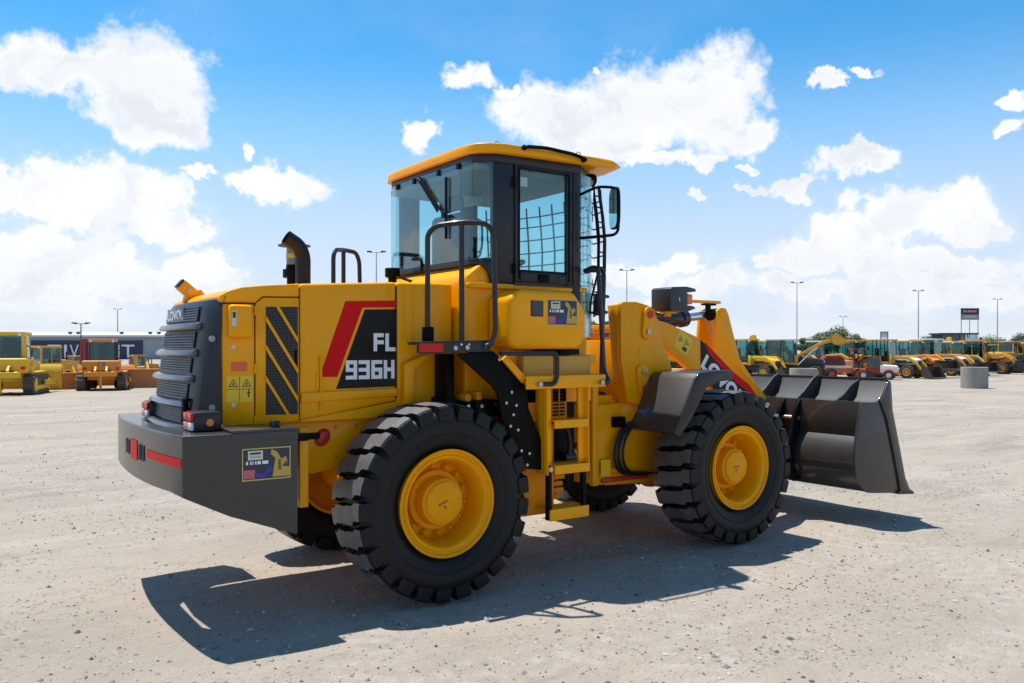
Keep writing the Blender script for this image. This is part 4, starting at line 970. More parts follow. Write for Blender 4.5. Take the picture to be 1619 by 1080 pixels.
# oil cooler guard, tanks and pumps behind the ladder
mb = MB(); mb.box(.76, 1.16, -.90, -.62, 1.165, 1.415); cg = mb.build('guard_box', YEL2, LD, bevel=.01)
for k in range(8):
    z = 1.20 + k * .026; mb = MB(); mb.box(.86, 1.13, -.9065, -.899, z, z + .013); mb.build('guard_slot', VOID, cg)
    mb = MB(); mb.box(.752, .761, -.87, -.66, z, z + .013); mb.build('guard_slot', VOID, cg)
for x in (.93, 1.0, 1.07): 
    mb = MB(); mb.box(x, x + .01, -.911, -.9068, 1.19, 1.41); mb.build('guard_rib', YEL2, cg)
mb = MB(); mb.box(.50, 1.03, -.92, -.50, .47, 1.155); ft = mb.build('fuel_tank', YEL2, LD, bevel=.03, seg=3)
mb = MB(); mb.box(1.04, 1.40, -.70, -.48, .60, 1.3); mb.build('pump_cover', BLACK, LD, bevel=.02)
mb = MB()
for k, (z, a, b) in enumerate(((.56, 1.04, 1.12), (.61, 1.05, 1.16), (.66, 1.04, 1.15), (.71, 1.06, 1.17))): mb.box(a, b, -.86, -.71, z, z + .035)
mb.build('fitting_stack', YEL2, LD, bevel=.006)
mb = MB(); mb.cyl((1.22, -.78, .86), (1.32, -.78, .86), .04, 12); mb.tube(rounded([(1.20, -.72, 1.25), (1.28, -.80, 1.0), (1.24, -.78, .70), (1.4, -.60, .62)], .1, 5), .02, 8); mb.build('hose', HOSE, LD)
mb = MB(); mb.box(1.30, 1.46, -.60, -.502, .58, 1.40); mb.build('frame_column', YEL, LD, bevel=.02)

# ---- loader arms
for s in (-1, 1):
    y0, y1 = sorted((s * .475, s * .395))
    arm = [(2.30, 2.03), (2.40, 2.07), (2.56, 1.955), (2.70, 1.925), (3.07, 1.805), (3.18, 1.745), (3.54, 1.485), (3.76, 1.365), (3.92, 1.22), (4.32, .70), (4.50, .60), (4.52, .48), (4.42, .41), (4.25, .46), (3.66, 1.02), (3.34, 1.26), (2.90, 1.545), (2.79, 1.612), (2.50, 1.793), (2.32, 1.90), (2.27, 1.96)]
    mb = MB(); mb.prism(arm, 'y', y0, y1); am = mb.build('lift_arm', YEL, LD, bevel=.010)
    # lift cylinder
    mb = MB(); mb.cyl((2.35, s * .30, 1.05), (3.05, s * .30, 1.22), .065, 16); lc = mb.build('lift_cylinder', YEL, LD)
    mb = MB(); mb.cyl((3.05, s * .30, 1.22), (3.45, s * .30, 1.32), .035, 12); mb.build('lift_rod', CHROME, lc)
    if s < 0:
        yy = -.4765
        decal('black_panel', [(3.081, 1.792), (3.158, 1.742), (3.529, 1.467), (3.76, 1.326), (3.88, 1.21), (3.60, 1.09), (3.34, 1.27), (3.085, 1.435)], yy, MATS['black_vinyl'], am)
        decal('red_stripe', [(3.135, 1.765), (3.18, 1.738), (3.54, 1.478), (3.76, 1.358), (3.915, 1.212), (3.83, 1.16), (3.74, 1.285), (3.52, 1.412), (3.20, 1.655)], yy - .001, RED, am)
        dx, dz = (.55, -.40); l = math.hypot(dx, dz); U = (dx / l, 0, dz / l); V = (-dz / l, 0, dx / l)
        text_part('arm_lettering', 'LOVOL', (3.075, yy - .0022, 1.535), U, V, .68, .15, WHITE, am, bold=.05)
        def rp(cx, cz, w, h, a):
            c_, s_ = math.cos(a), math.sin(a); return [(cx + x * c_ - z * s_, cz + x * s_ + z * c_) for x, z in ((-w, -h), (w, -h), (w, h), (-w, h))]
        decal('warning_sticker', rp(2.86, 1.755, .10, .085, R(-30)), yy, WARN, am)
        warn_tri(am, 2.82, 1.80, .034, yy - .001); warn_tri(am, 2.90, 1.765, .034, yy - .001); decal('warning_mark', rp(2.87, 1.70, .03, .018, R(-30)), yy - .001, INK, am)
mb = MB(); mb.cyl((3.45, -.39, 1.40), (3.45, .39, 1.40), .10, 20); mb.box(3.33, 3.57, -.39, .39, 1.36, 1.44); mb.build('cross_tube', YEL, LD)
# bell crank, tilt cylinder, link
for y0, y1 in ((-.13, -.09), (.09, .13)):
    mb = MB(); mb.prism([(3.69, 2.02), (3.705, 2.09), (3.76, 2.12), (3.835, 2.115), (3.875, 2.05), (3.965, 1.81), (4.045, 1.60), (4.30, 1.34), (4.47, 1.19), (4.46, 1.05), (4.33, 1.06), (3.90, 1.28), (3.70, 1.42), (3.66, 1.70)], 'y', y0, y1)
    mb.build('bell_crank', YEL, LD, bevel=.008)
mb = MB(); mb.cyl((4.40, -.15, 1.12), (4.40, .15, 1.12), .04, 12); mb.cyl((3.80, -.15, 1.40), (3.80, .15, 1.40), .06, 14); mb.cyl((3.77, -.14, 2.05), (3.77, .14, 2.05), .035, 12); mb.build('crank_pin', YEL, LD)
mb = MB(); mb.prism([(4.40, 1.17), (4.62, 1.05), (4.60, .97), (4.38, 1.06)], 'y', -.05, .05); mb.build('bucket_link', YEL, LD, bevel=.01)
mb = MB(); mb.cyl((2.30, 0, 1.88), (3.33, 0, 2.005), .075, 20); mb.cyl((3.30, 0, 2.0), (3.37, 0, 2.01), .088, 20); tc_ = mb.build('tilt_cylinder', mat('cylinder_black', (.02, .02, .022), .3, coat=.3), LD)
mb = MB(); mb.cyl((3.37, 0, 2.01), (3.68, 0, 2.045), .042, 16); mb.build('tilt_rod', CHROME, tc_)
mb = MB(); mb.cyl((3.66, -.06, 2.045), (3.82, -.06, 2.06), .06, 14); mb.build('rod_eye', BLACK, tc_)
mb = MB(); mb.box(2.95, 3.88, -.022, .022, 2.165, 2.195); ir = mb.build('level_rod', YEL, LD, bevel=.004)
mb = MB(); mb.box(3.69, 3.73, -.02, .02, 2.06, 2.163); mb.box(3.64, 3.80, -.03, .03, 2.145, 2.164); mb.build('rod_post', BLACK, ir)
mb = MB(); mb.tube(rounded([(2.45, -.12, 1.98), (2.8, -.14, 2.05), (3.1, -.13, 1.98), (3.3, -.10, 1.96)], .1, 4), .016, 8); mb.tube(rounded([(2.45, .02, 2.02), (2.9, .02, 2.10), (3.28, .02, 2.06)], .1, 4), .016, 8); mb.build('tilt_hose', HOSE, LD)
# head lamps
for s in (-1, 1):
    a, b = sorted((s * .70, s * .46))
    mb = MB(); mb.prism([(2.465, 2.05), (2.490, 2.035), (2.690, 2.035), (2.790, 2.065), (2.750, 2.085), (2.675, 2.09), (2.675, 2.20), (2.790, 2.215), (2.780, 2.24), (2.670, 2.255), (2.490, 2.245), (2.465, 2.23)], 'y', a, b)
    hl = mb.build('head_lamp', mat('lamp_housing', (.028, .032, .038), .45), LD, bevel=.008)
    mb = MB(); mb.box(2.676, 2.72, a + .03, b - .03, 2.092, 2.198); mb.build('lamp_lens', CLEAR, hl, bevel=.01)
    mb = MB(); yl = s * .70; mb.box(2.680, 2.75, *sorted((s * .695, s * .60)), 2.10, 2.19); mb.build('indicator_lens', AMBER, hl, bevel=.012)
    mb = MB(); mb.cyl((2.550, s * .58, 1.99), (2.550, s * .58, 2.04), .03, 10); mb.box(2.510, 2.65, *sorted((s * .60, s * .52)), 2.02, 2.034); mb.build('lamp_bracket', YEL, hl)
    if s < 0: decal('lamp_mark', [(2.565, 2.14), (2.575, 2.12), (2.585, 2.14), (2.575, 2.16)], -.7012, PALEG, hl)
# front fenders
for s in (-1, 1):
    prof = [(2.06, 1.03), (2.16, 1.19), (2.30, 1.46), (2.35, 1.505), (2.55, 1.522), (2.76, 1.522)]
    inn = [(2.76, 1.488), (2.56, 1.488), (2.37, 1.470), (2.335, 1.44), (2.20, 1.17), (2.10, 1.01)]
    mb = MB(); mb.prism(prof + inn, 'y', *sorted((s * 1.13, s * .60)))
    fe = mb.build('front_fender', GREY, LD, bevel=.008)
    lip = prof + [(2.76, 1.44), (2.60, 1.43), (2.44, 1.38), (2.27, 1.14), (2.13, .995)]
    mb = MB(); mb.prism(lip, 'y', *sorted((s * 1.135, s * 1.115))); mb.build('fender_lip', CHAR, fe, bevel=.004)
    

# ---- bucket
BW = 1.25
def arc(cx, cz, rx, rz, a0, a1, n): return [(cx + rx * math.cos(R(a0 + (a1 - a0) * k / n)), cz + rz * math.sin(R(a0 + (a1 - a0) * k / n))) for k in range(n + 1)]
outer = [(5.285, .252), (5.05, .275)] + arc(4.635, .625, .283, .308, 270, 128, 14) + [(4.452, .885), (4.453, 1.10), (4.466, 1.188)]
inner = [(4.486, 1.186), (4.475, 1.10), (4.474, .88)] + arc(4.635, .625, .258, .283, 130, 270, 14) + [(5.05, .30), (5.26, .272)]
mb = MB(); mb.prism(outer + inner, 'y', -BW + .012, BW - .012); BK = mb.build('bucket', GREY, LD, ang=40)
mb = MB(); mb.prism([(4.466, 1.172), (4.705, 1.166), (4.775, 1.215), (4.872, 1.362), (4.908, 1.378), (4.898, 1.394), (4.860, 1.378), (4.760, 1.230), (4.70, 1.184), (4.466, 1.192)], 'y', -BW + .012, BW - .012); mb.build('spill_guard', GREY, BK)
mb = MB(); mb.box(4.88, 4.915, -BW + .012, BW - .012, 1.375, 1.415); mb.build('guard_edge', CHAR, BK)
side = [(5.285, .250), (5.05, .272)] + arc(4.635, .625, .290, .314, 270, 172, 8) + [(4.352, .74), (4.385, .915), (4.435, 1.10), (4.462, 1.192), (4.70, 1.185), (4.76, 1.23), (4.86, 1.375), (4.90, 1.395), (4.925, 1.36), (4.95, 1.10), (5.10, .65), (5.175, .415)]
for s in (-1, 1):
    mb = MB(); mb.prism(side, 'y', *sorted((s * BW, s * (BW - .030)))); sp_ = mb.build('side_plate', GREY, BK, bevel=.004)
    mb = MB(); mb.prism([(4.74, 1.195), (4.86, 1.372), (4.90, 1.392), (4.922, 1.36), (4.947, 1.10), (5.097, .65), (5.172, .415), (5.28, .252), (5.09, .270), (5.055, .40), (4.98, .64), (4.85, 1.02)], 'y', *sorted((s * (BW + .018), s * (BW + .001)))); mb.build('side_cutter', GREY, sp_, bevel=.004)
mb = MB(); mb.prism([(5.05, .262), (5.31, .240), (5.33, .246), (5.29, .276), (5.05, .294)], 'y', -BW - .02, BW + .02); mb.build('cutting_edge', CHAR, BK)
for y in (-.95, -.5, 0.0, .5, .95):
    top = [(4.60, 1.275), (4.74, 1.395), (4.82, 1.432)] if abs(y) < .9 else [(4.60, 1.25), (4.72, 1.34), (4.86, 1.395)]
    mb = MB(); mb.prism([(4.472, 1.193)] + top + [(4.90, 1.400), (4.862, 1.380), (4.762, 1.232), (4.702, 1.186)], 'y', y - .012, y + .012); mb.build('gusset', GREY, BK)
for s in (-1, 1):
    for yy in (.34, .53):
        mb = MB(); mb.prism([(4.44, 1.18), (4.47, 1.19), (4.47, .90), (4.38, .70), (4.40, .5), (4.47, .38), (4.36, .36), (4.27, .44), (4.26, .56), (4.30, .80), (4.36, 1.05)], 'y', *sorted((s * yy, s * (yy + .035)))); br = mb.build('mount_ear', BLACK, BK, bevel=.004)
    mb = MB(); mb.cyl((4.42, s * .33, 1.0), (4.42, s * .57, 1.0), .022, 10); mb.cyl((4.395, s * .32, .52), (4.395, s * .59, .52), .045, 14); mb.build('bucket_pin', STEEL, BK)
for y in (0.10, -.10):
    mb = MB(); mb.prism([(4.44, 1.18), (4.47, 1.19), (4.47, .92), (4.60, .92), (4.66, 1.02), (4.60, 1.10)], 'y', y - .015, y + .015); mb.build('link_ear', BLACK, BK)

# ================================================================ the yard behind
OYEL = mat('worn_yellow', (0.74, 0.36, 0.006), 0.5, dust=0.45, scale=2.2, spec=0.2)
BYEL = mat('bright_yellow', (0.80, 0.46, 0.010), 0.45, dust=0.25, scale=2.0, spec=0.25)
OORG = mat('rusty_orange', (0.55, 0.19, 0.03), 0.65, dust=0.6, scale=3, spec=0.2)
AORG = mat('amber_orange', (0.76, 0.27, 0.008), 0.5, dust=0.4, scale=2.5, spec=0.2)
ORNG = mat('road_orange', (0.72, 0.13, 0.03), 0.5, var=0.12, scale=2)
DRED = mat('dark_red', (0.22, 0.02, 0.015), 0.55, var=0.2, scale=2)
SALM = mat('faded_orange', (0.75, 0.30, 0.16), 0.5)
TRCK = mat('track_steel', (0.035, 0.028, 0.024), 0.7, var=0.3, scale=4, dust=0.25)
BTYR = mat('worn_tyre', (0.02, 0.02, 0.02), 0.8, dust=0.18, scale=3)
BRWN = mat('worn_bucket', (0.07, 0.05, 0.035), 0.6, var=0.3, scale=3)
WSTL = mat('worn_steel', (0.22, 0.20, 0.18), 0.45, metal=0.6, var=0.3, scale=4)
DKST = mat('dark_steel', (0.025, 0.025, 0.027), 0.5)
OWHT = mat('off_white', (0.72, 0.70, 0.66), 0.5)
CONC = mat('concrete', (0.28, 0.26, 0.23), 0.9, var=0.12, scale=4, bump=0.3, bscale=25)
CABIN = mat('cab_interior', (0.03, 0.04, 0.045), 0.8)
def put(px, d, phi):
    x, y = place(px, d); return (x, y, gz(x, y)), -TH + R(phi)

def wheel_parts(t, x, y, r, w, rimr, rimm, tread=14):
    mb = MB(); s = 1 if y > 0 else -1
    mb.lathe([(-w, rimr), (-w, r * .84), (-w * .85, r * .95), (-w * .5, r), (w * .5, r), (w * .85, r * .95), (w, r * .84), (w, rimr)], (0, 0, 0), 'y', 26, close=True)
    for k in range(tread):
        a = 2 * math.pi * k / tread
        for sd in (-1, 1):
            a2 = a + (math.pi / tread if sd > 0 else 0); h = .07
            P = lambda rr, aa, yy: (rr * math.cos(aa), yy, rr * math.sin(aa))
            mb.add([P(r * .985, a2 - h, sd * w * .95), P(r * .985, a2 + h, sd * w * .95), P(r * .985, a2 + h + .12, 0), P(r * .985, a2 - h + .12, 0),
                    P(r * 1.04, a2 - h * .8, sd * w * .9), P(r * 1.04, a2 + h * .8, sd * w * .9), P(r * 1.045, a2 + h * .8 + .12, 0), P(r * 1.045, a2 - h * .8 + .12, 0)],
                   [(4, 5, 6, 7), (0, 1, 5, 4), (1, 2, 6, 5), (2, 3, 7, 6), (3, 0, 4, 7)])
    o = mb.build('wheel', BTYR, t); o.location = (x, y, r)
    mb = MB(); mb.lathe([(s * -w * .6, rimr * 1.01), (s * w * .95, rimr * 1.01), (s * w * .9, rimr * .86), (s * w * .25, rimr * .8), (s * w * .15, rimr * .45), (s * w * .6, rimr * .4), (s * w * .6, .001)], (0, 0, 0), 'y', 20, close=True)
    mb.build('rim', rimm, o)

def cab_parts(t, x0, x1, w, z0, z1, roofm, framem=DKST, lower=None, over=.12, roofh=.10, taper=.06):
    post = .055
    mid = (x0 + x1) / 2
    for (x, sx) in ((x0, 1), (mid, 1), (x1, -1)):
        for s in (-1, 1):
            mb = MB(); tx = taper * (1 if x == x0 else -1 if x == x1 else 0)
            a = [(x, s * w, z0), (x + sx * post, s * w, z0), (x + sx * post, s * (w - post), z0), (x, s * (w - post), z0)]
            b = [(p[0] + tx, p[1] * .95, z1) for p in a]
            mb.loft([a, b]); mb.build('cab_post', framem, t)
    rf = MB(); rf.box(x0 + taper - over, x1 - taper + over, -w - .02, w + .02, z1 - .005, z1 + roofh)
    rf.build('cab_roof', roofm, t, bevel=.035)
    for s in (-1, 1):
        mb = MB(); mb.loft([[(x0 + post, s * (w - .02), z0 + .05), (x1 - post, s * (w - .02), z0 + .05), (x1 - post, s * (w - .026), z0 + .05), (x0 + post, s * (w - .026), z0 + .05)],
                            [(x0 + post + taper, s * (w - .02) * .95, z1 - .02), (x1 - post - taper, s * (w - .02) * .95, z1 - .02), (x1 - post - taper, s * (w - .026) * .95, z1 - .02), (x0 + post + taper, s * (w - .026) * .95, z1 - .02)]])
        mb.build('side_glass', GLASSF, t, smooth=False)
    for (x, tx) in ((x0 + .02, taper), (x1 - .02, -taper)):
        mb = MB(); mb.loft([[(x, -w + post, z0 + .05), (x, w - post, z0 + .05), (x + .006, w - post, z0 + .05), (x + .006, -w + post, z0 + .05)],
                            [(x + tx, (-w + post) * .95, z1 - .02), (x + tx, (w - post) * .95, z1 - .02), (x + tx + .006, (w - post) * .95, z1 - .02), (x + tx + .006, (-w + post) * .95, z1 - .02)]])
        mb.build('end_glass', GLASSF, t, smooth=False)
    mb = MB(); mb.box(x0, x1, -w, w, z0 - .10, z0 + .05); mb.build('cab_floor', lower or framem, t, bevel=.01)
    mb = MB(); mb.box(mid - .30, mid - .16, -.24, .24, z0 + .45, z0 + 1.0); mb.box(mid - .28, mid + .22, -.24, .24, z0 + .30, z0 + .44); mb.build('seat', CABIN, t, bevel=.04)
    mb = MB(); mb.box(x1 - .45, x1 - .15, -.25, .25, z0 + .05, z0 + .62); mb.cyl((x1 - .35, 0, z0 + .6), (x1 - .45, 0, z0 + .78), .16, 12); mb.build('console', CABIN, t)

def bucket_part(t, cx, cz, w, s, m, rot=0.0):
    prof = [(.62, -.36), (.10, -.36), (-.12, -.27), (-.24, -.08), (-.22, .16), (-.10, .34), (.12, .40), (.11, .36), (-.07, .30), (-.17, .13), (-.19, -.06), (-.09, -.23), (.11, -.31), (.60, -.33)]
    c, sn = math.cos(rot), math.sin(rot)
    P = lambda p: (cx + s * (p[0] * c - p[1] * sn), cz + s * (p[0] * sn + p[1] * c))
    mb = MB(); mb.prism([P(p) for p in prof], 'y', -w, w)
    b = mb.build('bucket', m, t)
    for k in (-1, 1):
        mb = MB(); mb.prism([P(p) for p in prof[:7]] + [P((.22, .30)), P((.45, -.15))], 'y', *sorted((k * w, k * (w - .03)))); mb.build('side_plate', m, b)
    mb = MB(); mb.prism([P((.40, -.372)), P((.66, -.365)), P((.66, -.335)), P((.40, -.345))], 'y', -w - .01, w + .01); mb.build('cutting_edge', WSTL, b)
    for k in range(6):
        y = -w + .12 + k * (2 * w - .24) / 5
        mb = MB(); mb.prism([P((.58, -.375)), P((.76, -.36)), P((.58, -.315))], 'y', y - .04, y + .04); mb.build('tooth', m, b)

def backhoe(label, px, d, phi, body=OYEL, hood=None, roof=BYEL, arms='down', boom=True, arm=None, frame=DKST, sc=1.0, bucketm=BRWN, wheelm=None, lift=0.0, curl=0.0, group='backhoe loaders parked in a row'):
    loc, rz = put(px, d, phi)
    t = thing('backhoe_loader', label, 'backhoe loader', loc, rz, group, sc)
    arm = arm or body; hood = hood or body; wheelm = wheelm or body
    mb = MB(); mb.prism([(-1.5, .60), (2.35, .60), (2.45, .95), (-1.5, .98)], 'y', -.34, .34); mb.build('chassis', DKST, t, bevel=.02)
    mb = MB(); mb.prism([(.62, .95), (2.35, .95), (2.48, 1.10), (2.44, 1.28), (2.20, 1.38), (.62, 1.60)], 'y', -.43, .43); h = mb.build('bonnet', hood, t, bevel=.05, seg=3)
    mb = MB(); mb.box(2.455, 2.50, -.30, .30, .98, 1.24); mb.build('front_grille', DKST, h, bevel=.01)
    mb = MB(); mb.tube([(1.25, -.30, 1.40), (1.25, -.30, 1.95), (1.18, -.30, 2.05)], .045, 8); mb.build('exhaust_pipe', DKST, h)
    for s in (-1, 1):
        mb = MB(); mb.box(.66, .76, *sorted((s * .55, s * .70)), 2.52, 2.62); mb.build('work_lamp', CLEAR, t, bevel=.01)
        mb = MB(); mb.box(.64, .67, *sorted((s * .92, s * .80)), 1.95, 2.25); mb.cyl((.62, s * .70, 2.2), (.66, s * .86, 2.2), .015, 6); mb.build('mirror', DKST, t)
        mb = MB(); mb.box(-1.0, -.35, *sorted((s * .715, s * .70)), 1.02, 1.45); mb.build('door_panel', body, t)
    for s in (-1, 1):
        mb = MB(); mb.box(.95, 1.75, *sorted((s * .437, s * .432)), 1.05, 1.25); mb.build('bonnet_vent', DKST, h)
        mb = MB(); mb.box(2.44, 2.50, *sorted((s * .40, s * .32)), 1.14, 1.24); mb.build('head_lamp', CLEAR, h, bevel=.01)
    cab_parts(t, -1.20, .62, .70, 1.08, 2.62, roof, frame, body)
    for s in (-1, 1):
        wheel_parts(t, -.72, s * .86, .70, .22, .38, wheelm, 16); wheel_parts(t, 1.95, s * .82, .46, .16, .27, wheelm, 14)
        mb = MB(); pts = [(-.72 + .82 * math.cos(R(a)), .74 + .82 * math.sin(R(a))) for a in range(20, 165, 18)]; ins = [(-.72 + .78 * math.cos(R(a)), .74 + .78 * math.sin(R(a))) for a in range(164, 19, -18)]
        mb.prism(pts + ins, 'y', *sorted((s * .64, s * 1.09))); mb.build('mudguard', body, t)
        if arms == 'down': pl = [(.72, 1.50), (1.95, 1.42 + .45 * lift), (2.45, 1.05 + .75 * lift), (2.95 + .1 * lift, .40 + 1.05 * lift)]
        else: pl = [(.72, 1.50), (1.65, 2.05), (2.35, 2.48), (2.95, 2.62)]
        up = [(x, z + .11) for x, z in pl]; dn = [(x, z - .11) for x, z in pl[::-1]]
        mb = MB(); mb.prism(up + dn, 'y', *sorted((s * .62, s * .50))); la = mb.build('loader_arm', arm, t, bevel=.015)
        mb = MB(); mb.cyl((.80, s * .56, .95), ((pl[1][0] + pl[2][0]) / 2, s * .56, (pl[1][1] + pl[2][1]) / 2 - .1), .05, 8); mb.build('lift_cylinder', CHROME if arms != 'down' else DKST, la)
        mb = MB(); mb.prism([(.62, .95), (.84, .95), (.84, 1.62), (.62, 1.62)], 'y', *sorted((s * .66, s * .46))); mb.build('arm_post', body, t, bevel=.01)
    if arms == 'down': bucket_part(t, 3.20 + .1 * lift, .42 + 1.05 * lift, 1.12, 1.05, bucketm, curl)
    else: bucket_part(t, 3.20, 2.62, 1.10, 1.1, bucketm if bucketm is not BRWN else arm, R(18))
    if boom:
        mb = MB(); mb.prism([(-1.55, .70), (-1.80, .70), (-2.05, 1.6), (-2.30, 2.75), (-2.18, 3.02), (-2.02, 2.98), (-1.75, 2.0), (-1.50, 1.2)], 'y', -.13, .13); mb.build('rear_boom', arm, t, bevel=.02)
        mb = MB(); mb.prism([(-2.22, 3.02), (-2.40, 2.9), (-2.66, 1.6), (-2.62, .95), (-2.48, .95), (-2.34, 1.8), (-2.14, 2.8)], 'y', -.10, .10); mb.build('dipper', arm, t, bevel=.02)
        mb = MB(); mb.prism([(-2.60, .98), (-2.30, .85), (-2.15, .55), (-2.35, .30), (-2.70, .35), (-2.85, .65)], 'y', -.28, .28); mb.build('rear_bucket', bucketm, t, bevel=.02)
        for s in (-1, 1):
            mb = MB(); mb.box(-1.72, -1.52, *sorted((s * .95, s * .80)), .12, 1.15); mb.build('stabiliser', body, t, bevel=.01)
    return t

def dozer(label, px, d, phi, body=OYEL, sc=1.0, cabm=None, blade=True, ripper=True, lettering=False, wide=1.0):
    loc, rz = put(px, d, phi)
    t = thing('bulldozer', label, 'bulldozer', loc, rz, 'tracked machines parked by the building', sc)
    cabm = cabm or body
    for s in (-1, 1):
        n = 12; L0, L1, rr = -1.35, 1.25, .42
        prof = [(L1 + rr * math.cos(R(a)), rr + rr * math.sin(R(a))) for a in range(-90, 91, 30)] + [(L0 + rr * math.cos(R(a)), rr + rr * 1.15 * math.sin(R(a))) for a in range(90, 271, 30)]
        prof = [(x, max(0, z)) for x, z in prof]
        mb = MB(); mb.prism(prof, 'y', *sorted((s * .78, s * 1.20))); tr = mb.build('track', TRCK, t, bevel=.01)
        per = []
        for i in range(len(prof)):
            a, b = Vector(prof[i]), Vector(prof[(i + 1) % len(prof)]); k = max(1, int((b - a).length / .2))
            for j in range(k): per.append((a.lerp(b, (j + .5) / k), (b - a).normalized()))
        for (p, tg) in per:
            nn = Vector((tg.y, -tg.x)); q = [p - tg * .05, p + tg * .05, p + tg * .02 + nn * .055, p - tg * .02 + nn * .055]
            mb = MB(); mb.prism([(v.x, max(.0, v.y) if v.y > 0 else v.y + .0) for v in q], 'y', *sorted((s * .76, s * 1.22))); mb.build('grouser', TRCK, tr, smooth=False)
        mb = MB(); mb.cyl((L0, s * 1.19, .45), (L0, s * 1.235, .45), .30, 18); mb.build('sprocket', body, tr)
        mb = MB(); mb.cyl((L1, s * 1.19, .42), (L1, s * 1.235, .42), .28, 18); mb.build('idler', body, tr)
        mb = MB(); mb.box(L0 + .2, L1 - .2, *sorted((s * 1.202, s * 1.225)), .22, .40); mb.build('track_frame', body, tr)
    mb = MB(); mb.prism([(-1.35, .55), (1.9, .55), (1.95, 1.35), (.55, 1.55), (.55, 1.25), (-1.35, 1.25)], 'y', -.72, .72); mb.build('hull', body, t, bevel=.04)
    mb = MB(); mb.prism([(.5, 1.25), (1.92, 1.2), (1.92, 1.62), (.5, 1.75)], 'y', -.48, .48); mb.build('bonnet', body, t, bevel=.04)
    mb = MB(); mb.box(-1.75, -1.20, -.95, .95, .95, 1.62); ft = mb.build('fuel_tank', body, t, bevel=.10, seg=3)
    cab_parts(t, -1.15, .45, .66, 1.50, 2.62, cabm, cabm if lettering is False else DKST, body, .10, .16)
    mb = MB(); mb.cyl((1.1, -.25, 1.7), (1.1, -.25, 2.35), .06, 10); mb.build('exhaust_pipe', DKST, t)
    for s in (-1, 1):
        mb = MB(); mb.box(-1.24, -1.12, *sorted((s * .80, s * .68)), 1.25, 2.62); mb.build('roll_bar', body if not lettering else DKST, t, bevel=.02)
        mb = MB(); mb.box(-1.30, .9, *sorted((s * 1.18, s * .72)), .93, 1.02); mb.build('fender', body, t, bevel=.02)
        mb = MB(); mb.cyl((-1.22, s * .55, 2.66), (-1.30, s * .55, 2.66), .07, 10); mb.build('work_lamp', CLEAR, t)
    for s in (-1, 1):
        mb = MB(); mb.box(-1.77, -1.745, *sorted((s * .88, s * .70)), 1.12, 1.26); mb.build('tail_lamp', REDL, ft, bevel=.01)
        mb = MB(); mb.tube([(-1.2, s * .78, 1.62), (-1.2, s * .98, 1.62), (-1.2, s * .98, 2.1), (-1.2, s * .74, 2.2)], .025, 6); mb.build('grab_rail', DKST, t)
        mb = MB(); mb.cyl((.9, s * .62, 1.35), (2.3, s * .70, .75), .06, 8); mb.build('blade_cylinder', DKST, t)
        mb = MB(); mb.tube([(-1.6, s * .30, 1.0), (-1.95, s * .34, 1.25), (-2.1, s * .30, 1.0)], .025, 6); mb.build('hose', DKST, t)
    mb = MB(); mb.box(-1.762, -1.748, -.55, .55, 1.0, 1.08); mb.build('step_plate', DKST, ft)
    mb = MB(); mb.cyl((.85, .25, 1.65), (.85, .25, 2.2), .09, 10); mb.cyl((.85, .25, 2.2), (.85, .25, 2.3), .14, 10); mb.build('air_cleaner', DKST, t)
    if lettering:
        mb = MB(); mb.box(-1.765, -1.745, -.16, .16, 1.36, 1.54); pl = mb.build('name_plate', DKST, ft)
        text_part('plate_lettering', 'CAT', (-1.767, .12, 1.39), (0, -1, 0), (0, 0, 1), .24, .12, OWHT, ft, bold=.03)
    if ripper:
        mb = MB(); mb.box(-2.35, -2.15, -.80, .80, .78, 1.02); rp = mb.build('ripper_beam', body, t, bevel=.03)
        for s in (-.55, .55):
            mb = MB(); mb.prism([(-2.18, .98), (-1.55, 1.12), (-1.55, .90), (-2.18, .80)], 'y', s - .07, s + .07); mb.build('ripper_arm', body, rp, bevel=.02)
            mb = MB(); mb.prism([(-2.16, 1.10), (-1.6, 1.42), (-1.6, 1.30), (-2.12, .98)], 'y', s * .5 - .06, s * .5 + .06); mb.build('ripper_cylinder', BYEL, rp, bevel=.02)
        mb = MB(); mb.prism([(-2.33, 1.05), (-2.15, 1.05), (-2.13, .30), (-2.02, .02), (-2.20, .14), (-2.31, .40)], 'y', -.06, .06); mb.build('ripper_shank', body, rp, bevel=.01)
    if blade:
        mb = MB(); mb.prism([(2.45, .10), (2.35, .30), (2.32, .70), (2.40, 1.10), (2.55, 1.28), (2.60, 1.26), (2.46, 1.08), (2.40, .70), (2.43, .30), (2.53, .10)], 'y', -1.55 * wide, 1.55 * wide); bl = mb.build('blade', body, t)
        for s in (-1, 1):
            mb = MB(); mb.prism([(2.35, .30), (2.38, .55), (0, .62), (0, .42)], 'y', *sorted((s * 1.36, s * 1.26))); mb.build('push_arm', body, t, bevel=.01)
    return t

